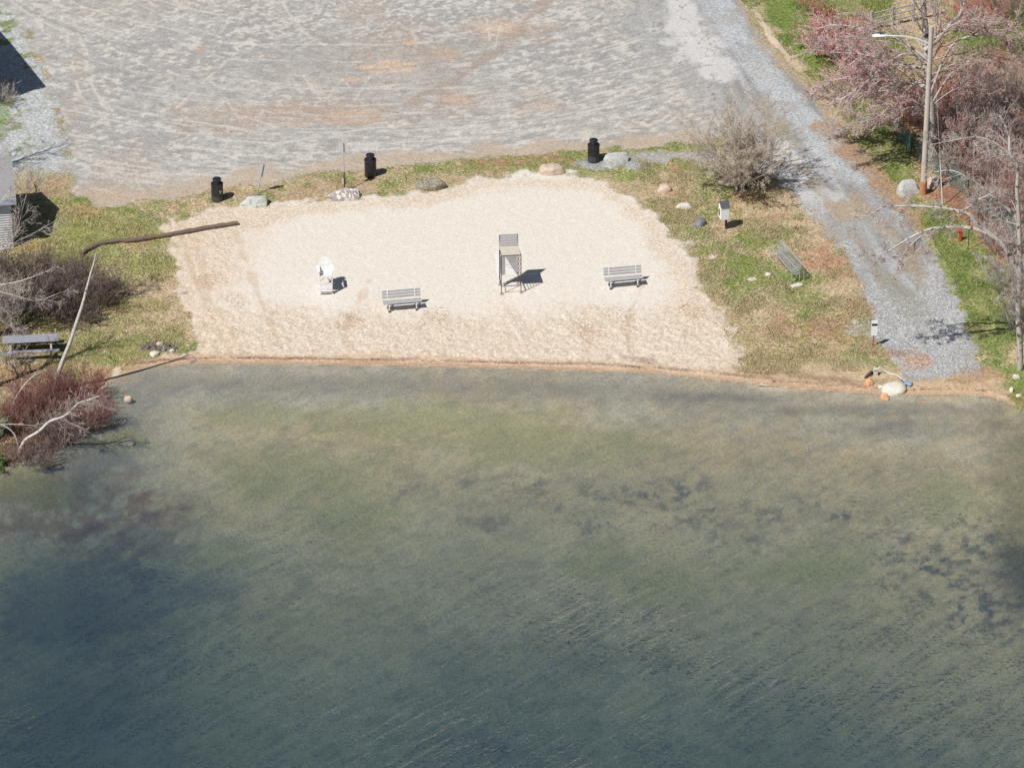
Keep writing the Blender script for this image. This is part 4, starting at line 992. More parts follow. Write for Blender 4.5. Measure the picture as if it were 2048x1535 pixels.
MB().lathe([(.035,0),(.035,.07),(.02,.08)], 10, (hx-.30,-.22,zl_+.45)).build('photo_cell', BLK, lo, smooth=True)
g0 = G(1885, 412)-p; g1 = Vector((top.x+.1, 0, top.z-.35))
MB().tube([g1, g0], .010, 5).build('guy_wire', GALV, t)
gd = g0+(g1-g0)*.27; MB().tube([g0+(g1-g0)*.015, gd], .025, 6).build('wire_guard', WHT, t)
MB().box((top.x+.12,0,top.z-.5), (.08,.1,.3)).build('bracket', GALV, t)

# ------------------------------------------------------------------ fences
t = thing('split_rail_fence', 'weathered split rail fence behind the red budded tree', 'fence')
a0 = G(1742, 62); a1 = G(1868, 34); t.location = a0; v_ = a1-a0
nrm = 4
for k in range(4):
    q = v_*(k/3); MB().tube([q+Vector((0,0,-.1)), q+Vector((0,0,1.15))], .07, 7).build('post', GREYW, t)
for k in range(3):
    for z_ in (.35,.68,1.0): MB().tube([v_*(k/3)+Vector((0,0,z_)), v_*((k+1)/3)+Vector((0,0,z_+.02))], [.045,.038], 6).build('rail', GREYW, t)
t = thing('wire_mesh_fence', 'green wire mesh fence half buried in the thicket beside the road', 'fence')
fp = [G(1778,252), G(1822,310), G(1880,355), G(1935,395), G(1985,440), G(2040,500), G(2090,560)]; t.location = fp[0]
b = MB(); FH = 1.2
for i in range(len(fp)-1):
    a = fp[i]-fp[0]; c_ = fp[i+1]-fp[0]; L_ = (c_-a).length; n_ = int(L_/.16)
    MB().tube([a+Vector((0,0,-.1)), a+Vector((0,0,FH))], .03, 6).build('post', DGRN, t)
    for k in range(n_):
        q0 = a.lerp(c_, k/n_); q1 = a.lerp(c_, min(1, (k+6)/n_)); b.beam(q0, q1+Vector((0,0,FH)), .012, .012); b.beam(q0+Vector((0,0,FH)), q1, .012, .012)
b.build('mesh', pm('teal wire', (.10,.24,.22), (.16,.30,.27), 4, .5), t)
print('objects', time.time()-T0)
# ------------------------------------------------------------------ branching plants
def rnd_perp(rng, d):
    v = Vector((rng.gauss(0,1), rng.gauss(0,1), rng.gauss(0,1))); v -= d*v.dot(d)
    return v.normalized() if v.length > 1e-6 else d.orthogonal().normalized()
def grow(out, rng, p, d, L, r, lev, P, tips):
    """one branch and its children; out gets (p0,p1,r0,r1,level)"""
    n = max(2, int(L/P['seg'])+1); n = min(n, 9); sl = L/n; q = Vector(p); d = Vector(d).normalized()
    nodes = [q.copy()]; dirs = [d.copy()]
    for i in range(n):
        d = (d + rnd_perp(rng, d)*P['wig']*rng.uniform(.3, 1) + Vector((0,0,P['up'])) ).normalized()
        nq = q+d*sl
        r0 = r*(1-.75*i/n); r1 = r*(1-.75*(i+1)/n)
        out.append((q.x, q.y, q.z, nq.x, nq.y, nq.z, max(r0, P['rmin']), max(r1, P['rmin']), lev))
        q = nq; nodes.append(q.copy()); dirs.append(d.copy())
    if lev >= P['levels']:
        tips.append(q.copy()); 
        if rng.random() < .5: tips.append(nodes[n//2].copy())
        return
    k = P['kids'][min(lev, len(P['kids'])-1)]; k = max(1, int(k*(.75+rng.random()*.5)))
    for j in range(k):
        t = P['t0']+(1-P['t0'])*(j+rng.random())/k; i = min(n-1, int(t*n)); f = t*n-i
        b = nodes[i].lerp(nodes[i+1], min(1, f)); dd = dirs[i+1]
        sp = R(P['ang']*(.6+.8*rng.random())); nd = (dd*math.cos(sp)+rnd_perp(rng, dd)*math.sin(sp)).normalized()
        if nd.z < P.get('minz', -1): nd.z = P['minz']; nd.normalize()
        grow(out, rng, b, nd, L*P['lr']*(1-.45*t)*rng.uniform(.7, 1.2), r*(1-.7*t)*P['rr'], lev+1, P, tips)
def segs_to_mesh(name, segs, mat, parent, nside=3):
    A = np.array(segs, float); n = len(A)
    p0 = A[:, 0:3]; p1 = A[:, 3:6]; d = p1-p0; L = np.linalg.norm(d, axis=1, keepdims=True)+1e-9; d /= L
    ref = np.where(np.abs(d[:, 2:3]) < .9, np.array([[0,0,1.]]), np.array([[1.,0,0]]))
    x = np.cross(ref, d); x /= np.linalg.norm(x, axis=1, keepdims=True); y = np.cross(d, x)
    V = np.zeros((n, 2*nside, 3))
    for k in range(nside):
        a = 2*math.pi*k/nside; o_ = x*math.cos(a)+y*math.sin(a)
        V[:, k] = p0-d*A[:, 6:7]*.3+o_*A[:, 6:7]; V[:, nside+k] = p1+d*A[:, 7:8]*.3+o_*A[:, 7:8]
    base = (np.arange(n)*2*nside)[:, None]
    F_ = np.concatenate([base+np.array([[k, (k+1) % nside, nside+(k+1) % nside, nside+k]]) for k in range(nside)], 0)
    return np_obj(name, V.reshape(-1, 3), F_, mat, parent, smooth=nside > 4)
def leaves_mesh(name, pts, size, mat, parent, rng_seed=0, jitter=.05):
    P_ = np.array([tuple(p) for p in pts], float); rs_ = np.random.RandomState(rng_seed); n = len(P_)
    P_ = P_+rs_.normal(0, jitter, P_.shape)
    u = rs_.normal(0, 1, (n, 3)); u /= np.linalg.norm(u, axis=1, keepdims=True); v = rs_.normal(0, 1, (n, 3)); v -= u*(u*v).sum(1, keepdims=True); v /= np.linalg.norm(v, axis=1, keepdims=True)
    s_ = size*rs_.uniform(.6, 1.4, (n, 1)); V = np.stack([P_-u*s_, P_+v*s_*.6, P_+u*s_, P_-v*s_*.6], 1).reshape(-1, 3)
    F_ = np.arange(4*n).reshape(n, 4)
    return np_obj(name, V, F_, mat, parent)
BASE = dict(seg=.5, wig=.16, up=.01, levels=3, kids=[7,6,5], t0=.25, ang=42, lr=.55, rr=.62, rmin=.006)
def plant(name, label, cat, loc, stems, P, trunk_mat, twig_mat, bud=None, bud_size=.03, seed=0, group=None, cut=.035, leaf_every=1, fill=None):
    """stems: list of (points or (dir,length), radius)"""
    PP = dict(BASE); PP.update(P); rng = random.Random(seed)
    loc = Vector(loc); t = thing(name, label, cat, loc, 0, group)
    thick = []; out = []; tips = []
    for st_ in stems:
        if 'pts' in st_:
            pts = [Vector(q)-loc for q in st_['pts']]; r0, r1 = st_['r']; m = len(pts)
            den = []
            for i in range(m-1):            # smooth path
                a_, b_, c_, d_ = pts[max(i-1,0)], pts[i], pts[i+1], pts[min(i+2,m-1)]
                for k in range(3):
                    s_ = k/3; den.append(.5*((2*b_)+(c_-a_)*s_+(2*a_-5*b_+4*c_-d_)*s_*s_+(3*b_-3*c_+d_-a_)*s_**3))
            den.append(pts[-1]); m = len(den)
            for i in range(m-1):
                ra = r0+(r1-r0)*i/(m-1); rb_x = r0+(r1-r0)*(i+1)/(m-1)
                out.append((*den[i], *den[i+1], ra, rb_x, 0))
            k = st_.get('kids', 8); Lk = st_.get('len', 1.2)
            for j in range(k):
                tt = st_.get('t0', .2)+(1-st_.get('t0', .2))*(j+rng.random())/k; i = min(m-2, int(tt*(m-1)))
                b_ = den[i].lerp(den[i+1], rng.random()); dd = (den[i+1]-den[i]).normalized()
                sp = R(PP['ang']*rng.uniform(.6, 1.3)); nd = (dd*math.cos(sp)+rnd_perp(rng, dd)*math.sin(sp)).normalized()
                bias = st_.get('bias'); 
                if bias is not None: nd = (nd+Vector(bias)*.6).normalized()
                rr_ = (r0+(r1-r0)*tt)*.5
                grow(out, rng, b_, nd, Lk*rng.uniform(.6,1.2)*(1-.35*tt), min(rr_, st_.get('kr', 1)), 1, PP, tips)
        else:
            grow(out, rng, Vector(st_.get('o', (0,0,0))), st_['d'], st_['L'], st_['r'], st_.get('lev', 0), PP, tips)
    th = [s_ for s_ in out if s_[6] > cut]; tn = [s_ for s_ in out if s_[6] <= cut]
    if th: segs_to_mesh('trunk', th, trunk_mat, t, 7)
    if tn:
        segs_to_mesh('crown' if th else 'branches', tn, twig_mat, t, 3)
    if bud and tips:
        tp = tips[::leaf_every]; leaves_mesh('buds', tp, bud_size, bud, t, seed, .04)
    return t, len(out)
tot = 0
TWIGL = pm('dark brush twigs', (.12,.085,.08), (.30,.24,.225), 1.1, .85)
# 1. bush at the corner of the lot
rng = random.Random(77); p = G(1474, 376)
stems = []
for k in range(46):
    a = rng.uniform(0, 2*math.pi); tl = R(52*rng.random()**.6); d = Vector((math.sin(tl)*math.cos(a), math.sin(tl)*math.sin(a), math.cos(tl)))
    stems.append(dict(d=d, L=rng.uniform(3.6,5.2)*(1-.22*tl), r=.026, o=(.25*math.cos(a)*rng.random(), .3*math.sin(a)*rng.random(), 0)))
_, n = plant('bare_shrub', 'large rounded leafless shrub with straw coloured buds at the corner of the lot', 'shrub', p, stems,
   dict(wig=.13, up=.02, levels=3, kids=[12,8,6], t0=.3, ang=38, lr=.34, rmin=.0052), TWIGT, TWIGT, BUDT, .019, 3, cut=.03); tot += n
# tangle at its foot
stems = [dict(d=(rng.gauss(0,1), rng.gauss(0,.7), rng.uniform(.25,1.1)), L=rng.uniform(.9,1.7), r=.012) for _ in range(60)]
_, n = plant('bare_shrub', 'low grey tangle of twigs around the foot of the large straw coloured shrub', 'shrub', G(1490,372), stems, dict(levels=2, kids=[6,4], lr=.5, rmin=.0065, minz=-.1), TWIGT, TWIGD, None, seed=4, cut=.5); tot += n

# 2. red budded maple behind the pole
bp_ = G(1862, 318); YB = bp_.y
Q = lambda x_, y_, dy=0: plane(x_, y_, YB+dy)
stems = [dict(pts=[bp_-Vector((0,0,.2)), Q(1862,250), Q(1858,170,.2), Q(1854,110,.2), Q(1850,50,.3), Q(1846,-20,.4), Q(1850,-120,.6)], r=(.26,.11), kids=14, len=2.6, t0=.25, kr=.05),
  dict(pts=[Q(1858,150), Q(1835,112,.1), Q(1800,112,-.5), Q(1760,140,-1), Q(1720,175,-1.4), Q(1680,200,-1.7)], r=(.12,.03), kids=15, len=2.0, t0=.2, kr=.03),
  dict(pts=[Q(1855,175), Q(1825,165,.4), Q(1780,180,-.6), Q(1730,185,-1), Q(1670,200,-1.4)], r=(.10,.022), kids=14, len=1.8, t0=.15, kr=.03),
  dict(pts=[Q(1855,120), Q(1800,80,.5), Q(1740,60,.6), Q(1670,50,.6), Q(1630,60,.4)], r=(.08,.02), kids=18, len=1.9, t0=.15, kr=.03),
  dict(pts=[Q(1856,140), Q(1790,125,1), Q(1730,110,1), Q(1670,105,1), Q(1625,100,.8)], r=(.08,.02), kids=20, len=1.9, t0=.15, kr=.03),
  dict(pts=[Q(1850,100), Q(1870,85,.1), Q(1895,55,.2), Q(1925,20,.4), Q(1935,-40,.4)], r=(.15,.06), kids=12, len=2.2, t0=.15, kr=.04),
  dict(pts=[Q(1860,190), Q(1900,95,-.1), Q(1950,70,-.3), Q(2010,60,-.5), Q(2060,75,-.5)], r=(.07,.02), kids=13, len=1.6, t0=.2, kr=.028),
  dict(pts=[Q(1862,210), Q(1900,150,.2), Q(1950,110,.4), Q(2010,100,.8)], r=(.06,.02), kids=12, len=1.5, t0=.2, kr=.028),
  dict(pts=[Q(1862,240), Q(1830,215,-1), Q(1790,225,-1.2), Q(1740,240,-1.6), Q(1700,250,-2)], r=(.06,.018), kids=14, len=1.5, t0=.15, kr=.026)]
rl = random.Random(41)
for k in range(16):
    x0m, y0m = 1857+rl.uniform(-3,3), rl.uniform(90,250); tx = rl.uniform(1650,1780); ty = 30+rl.random()*150+(tx-1600)*.4; dy = rl.uniform(-2.2,2.0)
    stems.append(dict(pts=[Q(x0m, y0m, 0), Q(x0m*.72+tx*.28, y0m*.72+ty*.28-14, dy*.3), Q(x0m*.4+tx*.6+2, y0m*.4+ty*.6-12, dy*.7), Q(tx+14, ty, dy), Q(tx-20, ty+4, dy)], r=(.045,.012), kids=12, len=1.3, t0=.35, kr=.018))
for k in range(8):
    x0m, y0m = 1860, rl.uniform(60,220); tx = rl.uniform(1950,2080); ty = y0m+rl.uniform(-60,40); dy = rl.uniform(-2.2,2.0)
    stems.append(dict(pts=[Q(x0m, y0m, 0), Q(x0m*.65+tx*.35, y0m*.65+ty*.35-20, dy*.3), Q(x0m*.3+tx*.7, y0m*.3+ty*.7-16, dy*.7), Q(tx, ty+6, dy)], r=(.045,.012), kids=14, len=1.4, t0=.3, kr=.018))
_, n = plant('red_maple', 'tall grey barked maple full of red buds behind the utility pole', 'tree', bp_, stems,
   dict(wig=.17, up=.015, levels=3, kids=[7,6,5], ang=42, lr=.57, rmin=.0105), BARKG, TWIGP, BUDR, .030, 5, cut=.045, leaf_every=2); tot += n
# orange bud shrub at top
_, n = plant('budding_shrub', 'small orange budded shrub at the top edge of the right lawn', 'shrub', G(1632,38), [dict(d=(rng.gauss(0,.5), rng.gauss(0,.4), 1), L=rng.uniform(1.0,1.7), r=.015) for _ in range(16)], dict(levels=2, kids=[6,4], lr=.5), TWIGT, TWIGR, BUDO, .045, 6, cut=.5); tot += n
for i, (x_, y_, h_, lb) in enumerate([(1690,135,3.0,'red twiggy shrub at the left end of the split rail fence'),(1722,190,2.6,'red twiggy shrub on the lawn edge under the maple'),(1652,110,2.4,'smallest red twiggy shrub, nearest the driveway under the maple')]):
    _, n = plant('red_twig_shrub', lb, 'shrub', G(x_, y_), [dict(d=(rng.gauss(0,.55), rng.gauss(0,.4), 1), L=rng.uniform(.7,1)*h_, r=.014) for _ in range(46)], dict(levels=2, kids=[7,5], lr=.4, ang=26, rmin=.009), TWIGP, TWIGP, BUDR, .05, 200+i, 'red shrubs under the maple', cut=.5); tot += n

# 3. leaning tree at the right edge over the road
bp_ = G(2041, 738); YB = bp_.y
stems = [dict(pts=[bp_-Vector((0,0,.2)), Q(2040,690), Q(2036,620), Q(2040,560), Q(2039,500), Q(2038,446), Q(2034,380), Q(2036,333), Q(2020,307), Q(2018,270,.3), Q(2000,232,.5)], r=(.16,.05), kids=15, len=1.7, t0=.25, kr=.028),
  dict(pts=[Q(2039,550), Q(2010,495), Q(1984,472), Q(1942,456), Q(1888,455), Q(1856,459), Q(1817,477), Q(1783,498), Q(1752,511), Q(1726,506)], r=(.13,.018), kids=12, len=1.0, t0=.3, kr=.022),
  dict(pts=[Q(1990,474), Q(1955,448), Q(1940,430), Q(1908,420), Q(1877,415), Q(1835,412), Q(1794,412), Q(1768,413), Q(1747,428), Q(1718,433)], r=(.10,.02), kids=14, len=1.1, t0=.25, kr=.022),
  dict(pts=[Q(1862,458), Q(1835,478), Q(1812,500), Q(1803,518), Q(1788,532), Q(1770,528)], r=(.035,.012), kids=8, len=.7, t0=.2, kr=.014),
  dict(pts=[Q(1925,455), Q(1880,460), Q(1850,485), Q(1820,515), Q(1800,522), Q(1786,548)], r=(.03,.01), kids=7, len=.6, t0=.2, kr=.012),
  dict(pts=[Q(2039,530), Q(2036,446), Q(2012,415), Q(1981,391), Q(1955,368), Q(1934,355), Q(1908,342), Q(1882,342), Q(1851,348)], r=(.10,.022), kids=12, len=1.1, t0=.25, kr=.025),
  dict(pts=[Q(1978,390), Q(1955,400), Q(1938,414), Q(1930,417)], r=(.04,.03), kids=3, len=.6, kr=.015),
  dict(pts=[Q(2036,333), Q(2017,307), Q(1986,284), Q(1949,274), Q(1900,282), Q(1860,290)], r=(.06,.014), kids=12, len=1.0, t0=.2, kr=.02),
  dict(pts=[Q(2036,450), Q(2020,445), Q(2002,440), Q(1985,425), Q(1975,405), Q(1960,395)], r=(.04,.02), kids=6, len=.9, kr=.018),
  dict(pts=[Q(2036,650), Q(2020,600), Q(2000,560), Q(1985,530), Q(1970,510)], r=(.035,.012), kids=12, len=1.1, t0=.1, kr=.016),
  dict(pts=[Q(2040,640), Q(2025,560), Q(2015,520), Q(2010,480)], r=(.035,.012), kids=10, len=1.0, t0=.1, kr=.016)]
_, n = plant('leaning_tree', 'grey barked bare tree at the right edge with long limbs arching over the road', 'tree', bp_, stems,
   dict(wig=.2, up=.0, levels=3, kids=[9,8,6], ang=46, lr=.62, rmin=.009), BARKG, TWIGG, BUDR, .018, 8, cut=.028, leaf_every=3); tot += n

# 4. left birches
bp_ = G(106, 784); YB = bp_.y
_, n = plant('birch_tree', 'slender white birch trunk leaning right beside the picnic table', 'tree', bp_, [dict(pts=[bp_-Vector((0,0,.1)), Q(110,770), Q(124,725), Q(140,685), Q(153,645), Q(164,612), Q(174,575), Q(182,545), Q(188,525), Q(192,505)], r=(.125,.026), kids=9, len=1.1, t0=.6, kr=.014),
     dict(pts=[Q(181,558), Q(190,545), Q(200,525)], r=(.02,.01), kids=5, len=.7, kr=.01)], dict(levels=2, kids=[5,4], ang=32, lr=.6, rmin=.0055), BARKW, TWIGD, None, seed=9, cut=.018); tot += n
bp_ = G(38, 905); YB = bp_.y
_, n = plant('birch_tree', 'pale birch limb bending right over the maroon thicket', 'tree', bp_, [dict(pts=[bp_, Q(50,880), Q(78,862), Q(100,842), Q(128,832), Q(148,815), Q(156,806), Q(175,800), Q(198,792)], r=(.085,.02), kids=22, len=1.3, t0=.3, kr=.014, bias=(.2,0,-.5)),
     dict(pts=[Q(125,833), Q(140,845), Q(165,855), Q(188,870)], r=(.02,.008), kids=6, len=.6, kr=.01), dict(pts=[bp_, Q(30,870), Q(5,850), Q(-30,850), Q(20,848), Q(60,850), Q(95,856)], r=(.04,.01), kids=8, len=.6, kr=.01)],
     dict(levels=3, kids=[6,6,4], ang=44, lr=.6, rmin=.006, up=-.02), BARKW, TWIGP, None, seed=10, cut=.018); tot += n
bp_ = G(18, 836); YB = bp_.y
_, n = plant('birch_sapling', 'thin white birch sapling left of the maroon thicket', 'tree', bp_, [dict(pts=[bp_, Q(25,812), Q(36,788), Q(50,768), Q(62,755), Q(82,742)], r=(.05,.012), kids=8, len=.8, t0=.3, kr=.01)], dict(levels=2, kids=[4,4], ang=36, rmin=.006), BARKW, TWIGG, None, seed=11, cut=.012); tot += n
# 5. tree just outside the left edge whose pale limbs reach in
bp_ = G(-60, 690); YB = bp_.y
st_ = [dict(pts=[bp_-Vector((0,0,.2)), Q(-62,640), Q(-66,560), Q(-70,470), Q(-72,380)], r=(.16,.06), kids=8, len=1.6, t0=.4, kr=.03)]
for (pl, rr_) in [([(-60,610),(-20,578),(0,570),(40,562),(80,548),(118,532)], .05), ([(-60,640),(-20,588),(0,584),(50,597),(80,600),(120,585)], .05), ([(-62,560),(-20,520),(20,490),(70,465),(110,442)], .03),
     ([(-60,600),(0,500),(12,480),(30,455),(60,435)], .03), ([(-64,500),(0,500),(30,470),(50,400),(66,350)], .02), ([(-64,480),(-20,430),(20,380),(42,345),(55,300)], .022), ([(-62,420),(-20,340),(0,270),(14,248)], .02),
     ([(-60,620),(0,640),(20,655),(34,665)], .03), ([(-60,600),(-10,610),(30,640),(60,700),(70,730)], .02)]:
    st_.append(dict(pts=[Q(x_, y_, (i*.25)) for i, (x_, y_) in enumerate(pl)], r=(rr_, .012), kids=11, len=1.1, t0=.3, kr=.013))
_, n = plant('birch_tree', 'pale barked birch mostly outside the left edge, its limbs reaching over the table and shed', 'tree', bp_, st_, dict(levels=3, kids=[6,6,4], ang=40, lr=.6, rmin=.007), BARKW, TWIGG, None, seed=12, cut=.017); tot += n

for (x_, y_, h_, sd_, lb) in [(-75,800,11,501,'tall bare tree just outside the left edge beside the water'),(-110,380,8,502,'tall bare tree outside the left edge behind the shed')]:
    bp_ = G(x_, y_); top_ = bp_+Vector((.5,.3,h_)); md_ = bp_+Vector((.0,.1,h_*.5)); st_ = [dict(pts=[bp_-Vector((0,0,.2)), md_, top_], r=(.17,.03), kids=26, len=2.6, t0=.3, kr=.04)]
    _, n = plant('bare_tree', lb, 'tree', bp_, st_, dict(levels=3, kids=[6,5,4], ang=34, lr=.6, rmin=.007, up=.05), BARKG, TWIGG, None, seed=sd_, cut=.03); tot += n
# 6. thickets: individual shrubs
def shrub(name, label, px, py, w_, h_, nst, mat, seed, group, bud=None, bs=.03, levels=2, kids=(6,4), r=.012, rmin=.0065, lean=(0,0)):
    global tot
    rg = random.Random(seed); st = []
    for k in range(nst):
        a = rg.uniform(0, 6.283); q = rg.random()**.6
        st.append(dict(o=(q*w_*.36*math.cos(a), q*w_*.36*math.sin(a), 0), d=(q*.55*math.cos(a)+rg.gauss(0,.22)+lean[0], q*.55*math.sin(a)+rg.gauss(0,.22)+lean[1], 1), L=h_*rg.uniform(.55,1.05), r=r))
    _, n = plant(name, label, 'shrub', G(px, py), st, dict(levels=levels, kids=list(kids), ang=32, lr=.5, rmin=rmin, wig=.2, up=.03, minz=-.2), mat, mat, bud, bs, seed, group, cut=.5); tot += n
gm = 'maroon shrubs on the left bank'
for i, (x_, y_, w_, h_, lb) in enumerate([(160,800,2.4,1.5,'maroon twiggy shrub right of the white birch trunk'),(90,815,2.6,1.6,'maroon twiggy shrub around the foot of the white birch'),(175,850,2.2,1.4,'maroon twiggy shrub leaning over the water, rightmost on the bank'),
      (115,880,2.6,1.4,'maroon twiggy shrub at the waterline under the bending birch limb'),(40,850,2.2,1.5,'maroon twiggy shrub beside the thin birch sapling'),(70,925,2.2,1.0,'maroon twiggy shrub at the bottom of the left bank')]):
    shrub('maroon_shrub', lb, x_, y_, w_, h_, 90, TWIGM if i != 3 and i != 5 else TWIGD, 300+i, gm)
gd_ = 'dark brush behind the picnic table'
for i, (x_, y_, w_, h_, lb) in enumerate([(40,570,3.2,1.7,'dark brush at the left edge below the shed'),(120,585,3.2,1.7,'dark brush in the middle of the clump behind the picnic table'),(195,600,2.6,1.3,'dark brush at the right end of the clump, nearest the sand'),
      (70,625,3.0,1.6,'dark brush directly behind the picnic table'),(150,640,2.4,1.2,'low dark brush right of the picnic table behind the birch'),(0,640,2.8,1.8,'dark brush at the left edge beside the picnic table'),(20,735,2.0,1.0,'thin brush in front of the left end of the picnic table')]):
    shrub('dark_shrub', lb, x_, y_, w_, h_, 84 if i < 6 else 18, (TWIGL, TWIGL, TWIGD, TWIGL, TWIGL, TWIGG, TWIGG)[i], 320+i, gd_, lean=(.25,.1), levels=3, kids=(5,4,3), rmin=.007)
shrub('grey_shrub', 'grey twiggy shrub at the left edge beside the dark building shadow', 5, 205, 1.4, 1.1, 30, TWIGG, 345, None)
shrub('grey_shrub', 'sparse shrub by the shed corner at the edge of the lot', 70, 385, 2.2, 1.2, 14, TWIGG, 346, None)
gr_ = 'thicket shrubs on the right'
TH = [(1855,250,2.6,2.2,TWIGR,'red brown shrub behind the middle of the utility pole'),(1900,290,3.0,2.4,TWIGP,'red brown shrub right of the utility pole below the maple'),(1960,300,3.2,2.6,TWIGG,'grey shrub in the back of the thicket, right of the maple'),
      (2020,290,3.2,2.8,TWIGD,'purple brown shrub at the right edge behind the leaning tree top'),(1960,350,3.0,2.0,TWIGR,'red shrub in the middle of the thicket between fence and trunk'),(2010,370,3.0,2.3,TWIGP,'maroon shrub in the thicket left of the leaning tree'),
      (1915,350,2.4,1.7,TWIGG,'brown shrub just right of the foot of the utility pole'),(2035,430,2.6,2.2,TWIGR,'red brown shrub touching the right edge beside the leaning tree'),(1985,440,2.6,1.8,TWIGG,'grey brown shrub behind the red hydrant'),
      (2010,500,2.6,1.8,TWIGP,'red brown shrub below the fork of the leaning tree'),(2030,580,2.4,1.8,TWIGG,'grey twiggy shrub at the foot of the thicket by the right edge'),(1820,225,2.2,1.7,TWIGR,'red brown shrub at the left end of the green wire fence'),
      (1910,215,2.6,2.2,TWIGM,'maroon shrub behind the maple trunk'),(1970,220,3.0,2.4,TWIGG,'grey shrub at the far side of the thicket'),(2035,205,2.8,2.4,TWIGT,'tan shrub at the far right of the thicket'),(1960,60,3.0,1.8,TWIGR,'red shrub at the top edge right of the maple'),
      (2025,40,3.0,1.8,TWIGD,'brown shrub in the top right corner'),(2045,660,1.8,1.6,TWIGG,'thin grey shrub crossing the trunk base of the leaning tree')]
for i, (x_, y_, w_, h_, m_, lb) in enumerate(TH):
    shrub('thicket_shrub', lb, x_, y_, w_, h_, 56, m_, 360+i, gr_, BUDR if i in (0,1,12,15) else None, .03, kids=(6,4), rmin=.009)
# green leaves at far left bottom
def leafy(label, px, py, w_, h_, seed, n_=900):
    rg = np.random.RandomState(seed); p = G(px, py); t = thing('evergreen_shrub', label, 'shrub', p)
    r_ = random.Random(seed); st = []; tips = []; out = []
    for k in range(14): grow(out, r_, Vector((0,0,0)), Vector((r_.gauss(0,.6), r_.gauss(0,.6), 1)), h_*r_.uniform(.6,1), .015, 1, dict(BASE, levels=2, kids=[5,5], lr=.5, rmin=.006), tips)
    segs_to_mesh('branches', out, TWIGT, t); pts_ = [q for s_ in out for q in (Vector(s_[3:6]), (Vector(s_[3:6])+Vector(s_[0:3]))/2)]
    leaves_mesh('foliage', pts_*2, .05, LEAFG, t, seed, .08)
leafy('small bright green shrub at the left edge below the thin birch', 2, 872, 1, 1.2, 5); leafy('low green shrub at the left edge by the water', -4, 935, 1, .9, 6)
leafy('dark green shrub at the top right beyond the thicket', 2046, 110, 2, 1.8, 7)
print('plants', tot, time.time()-T0)

# ------------------------------------------------------------------ litter: leaves, wrack, pebbles
def scatter(name, polys_px, n, size, mat, seed, z=.012, kind='stuff', flatness=.25, dens=None):
    rg = np.random.RandomState(seed); P = GP(polys_px); lo = P.min(0); hi = P.max(0)
    q = rg.uniform(lo, hi, (n*5, 2)); q = q[inside(q[:, 0], q[:, 1], P)]
    if dens is not None: q = q[rg.rand(len(q)) < dens(q[:, 0], q[:, 1])]
    q = q[:n]; d = sdist(q[:, 0], q[:, 1]); zz = interp_h(q[:, 0], q[:, 1])
    u = rg.normal(0, 1, (len(q), 3)); u[:, 2] *= flatness; u /= np.linalg.norm(u, axis=1, keepdims=True)
    v = np.cross(u, np.array([0,0,1.])); v[:, 2] += rg.normal(0, flatness, len(q)); v /= np.linalg.norm(v, axis=1, keepdims=True)
    s_ = size*rg.uniform(.5, 1.5, (len(q), 1)); c = np.stack([q[:, 0], q[:, 1], zz+z], -1)
    V = np.stack([c-u*s_, c-v*s_*.6, c+u*s_, c+v*s_*.6], 1).reshape(-1, 3)
    o = np_obj(name, V, np.arange(4*len(q)).reshape(-1, 4), mat); return o
def interp_h(x, y):
    i = np.clip(np.searchsorted(XS, x)-1, 0, NX-2); j = np.clip(np.searchsorted(YS, y)-1, 0, NY-2)
    fx = (x-XS[i])/(XS[i+1]-XS[i]); fy = (y-YS[j])/(YS[j+1]-YS[j])
    return (H[j, i]*(1-fx)+H[j, i+1]*fx)*(1-fy)+(H[j+1, i]*(1-fx)+H[j+1, i+1]*fx)*fy
clump = lambda s_, k: (lambda x, y: sst(.42, .62, fbm(x, y, s_, k, 3)))
o = scatter('leaf_litter', [(1800,215),(1870,300),(1880,400),(1960,470),(2048,600),(2100,600),(2100,180),(1850,180)], 16000, .05, LEAFL, 1, dens=clump(.8, 3)); tag(o, 'brown fallen leaves on the ground under the right thicket', 'fallen leaves', kind='stuff')
LEAFT = pm('straw leaf', (.58,.47,.35), (.44,.33,.24), 5, .9)
o = scatter('dry_leaves', [(1250,370),(1400,330),(1560,350),(1680,470),(1740,600),(1780,740),(1480,750),(1380,520)], 9000, .038, LEAFT, 2, dens=clump(.6, 5)); tag(o, 'pale dead leaves scattered over the right hand grass', 'fallen leaves', kind='stuff')
o = scatter('bank_leaves', [(0,400),(340,430),(370,690),(220,745),(0,900)], 4500, .04, LEAFT, 3, dens=clump(.6, 6)); tag(o, 'tan dead leaves scattered over the left hand grass', 'fallen leaves', kind='stuff')
WR = pm('red brown wrack', (.26,.10,.07), (.18,.12,.10), 4, .9)
q = [(x_, y_) for x_, y_ in SHORE_PX if 240 < x_ < 2010]
o = scatter('wrack_line', [(x_, y_-12) for x_, y_ in q]+[(x_, y_-3) for x_, y_ in reversed(q)], 9000, .035, WR, 4, z=.02, dens=lambda x, y: sst(.28, .08, np.abs(sdist(x, y)-.66+(fbm(x, y, .5, 61, 3)-.5)*.35))*sst(.3, .6, fbm(x, y, .9, 66, 3))); tag(o, 'thin line of red brown plant debris washed up along the shore', 'beach debris', kind='stuff')
PEB = pm('pale pebbles', (.60,.60,.60), (.40,.41,.43), 5, .9)
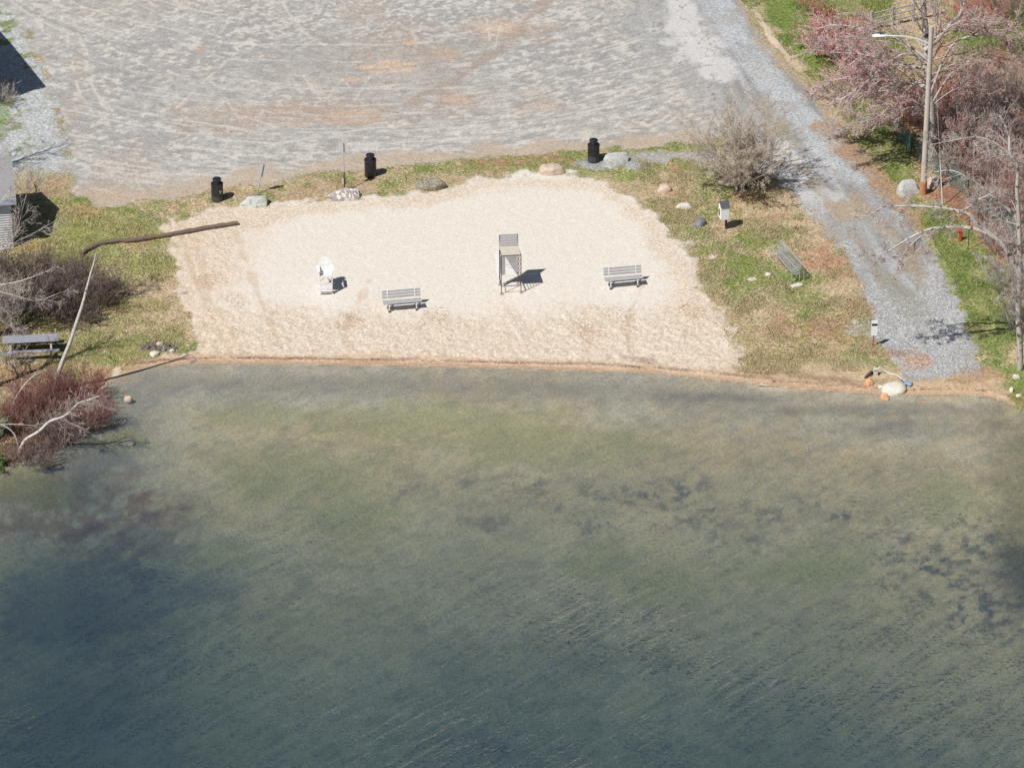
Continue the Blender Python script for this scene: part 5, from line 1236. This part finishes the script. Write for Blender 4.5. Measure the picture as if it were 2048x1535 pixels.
o = scatter('loose_gravel', [(1730,600),(1900,590),(1965,750),(1820,755),(1760,690)], 9000, .028, PEB, 5, flatness=.5); tag(o, 'loose pale gravel covering the lower end of the boat ramp', 'gravel', kind='stuff')
GRS = pm('grass blades', (.16,.24,.06), (.26,.29,.10), 3, .8)
def tufts(name, poly, n, seed, mat, label, hgt=.07):
    rg = np.random.RandomState(seed); P = GP(poly); lo = P.min(0); hi = P.max(0); q = rg.uniform(lo, hi, (n*5, 2)); q = q[inside(q[:, 0], q[:, 1], P)]
    q = q[rg.rand(len(q)) < sst(.45, .6, fbm(q[:, 0], q[:, 1], .7, 7, 4))][:n]; m_ = len(q)
    d = sdist(q[:, 0], q[:, 1]); q = q[d > .5]; m_ = len(q); zz = interp_h(q[:, 0], q[:, 1]); a = rg.uniform(0, 6.28, m_); s_ = rg.uniform(.5, 1.5, m_)*hgt
    ux = np.cos(a)*.022; uy = np.sin(a)*.022; lx = rg.normal(0, .6, m_)*s_; ly = rg.normal(0, .6, m_)*s_
    b0 = np.stack([q[:, 0]-ux, q[:, 1]-uy, zz-.01], -1); b1 = np.stack([q[:, 0]+ux, q[:, 1]+uy, zz-.01], -1); tpp = np.stack([q[:, 0]+lx, q[:, 1]+ly, zz+s_], -1)
    V = np.stack([b0, b1, tpp], 1).reshape(-1, 3); o = np_obj(name, V, np.arange(3*m_).reshape(-1, 3), mat); tag(o, label, 'grass', kind='stuff')
tufts('grass', [(1480,0),(1640,180),(1800,380),(1900,540),(1960,690),(2030,790),(2100,820),(2100,560),(1960,480),(1880,400),(1820,230),(1800,0)], 60000, 11, GRS, 'green grass blades on the lawn right of the road')
GRS2 = pm('dry grass blades', (.36,.34,.17), (.50,.42,.27), 3, .8)
GRS3 = pm('yellow green grass blades', (.38,.38,.16), (.50,.45,.26), 3, .8)
tufts('grass', [(0,410),(340,440),(370,690),(220,740),(0,820)], 40000, 12, GRS3, 'olive and straw grass blades on the left bank')
tufts('grass', [(1240,330),(1400,320),(1560,360),(1680,480),(1740,620),(1780,740),(1490,750),(1380,520)], 40000, 13, GRS2, 'olive and straw grass blades between the sand and the road')
print('done', time.time()-T0)
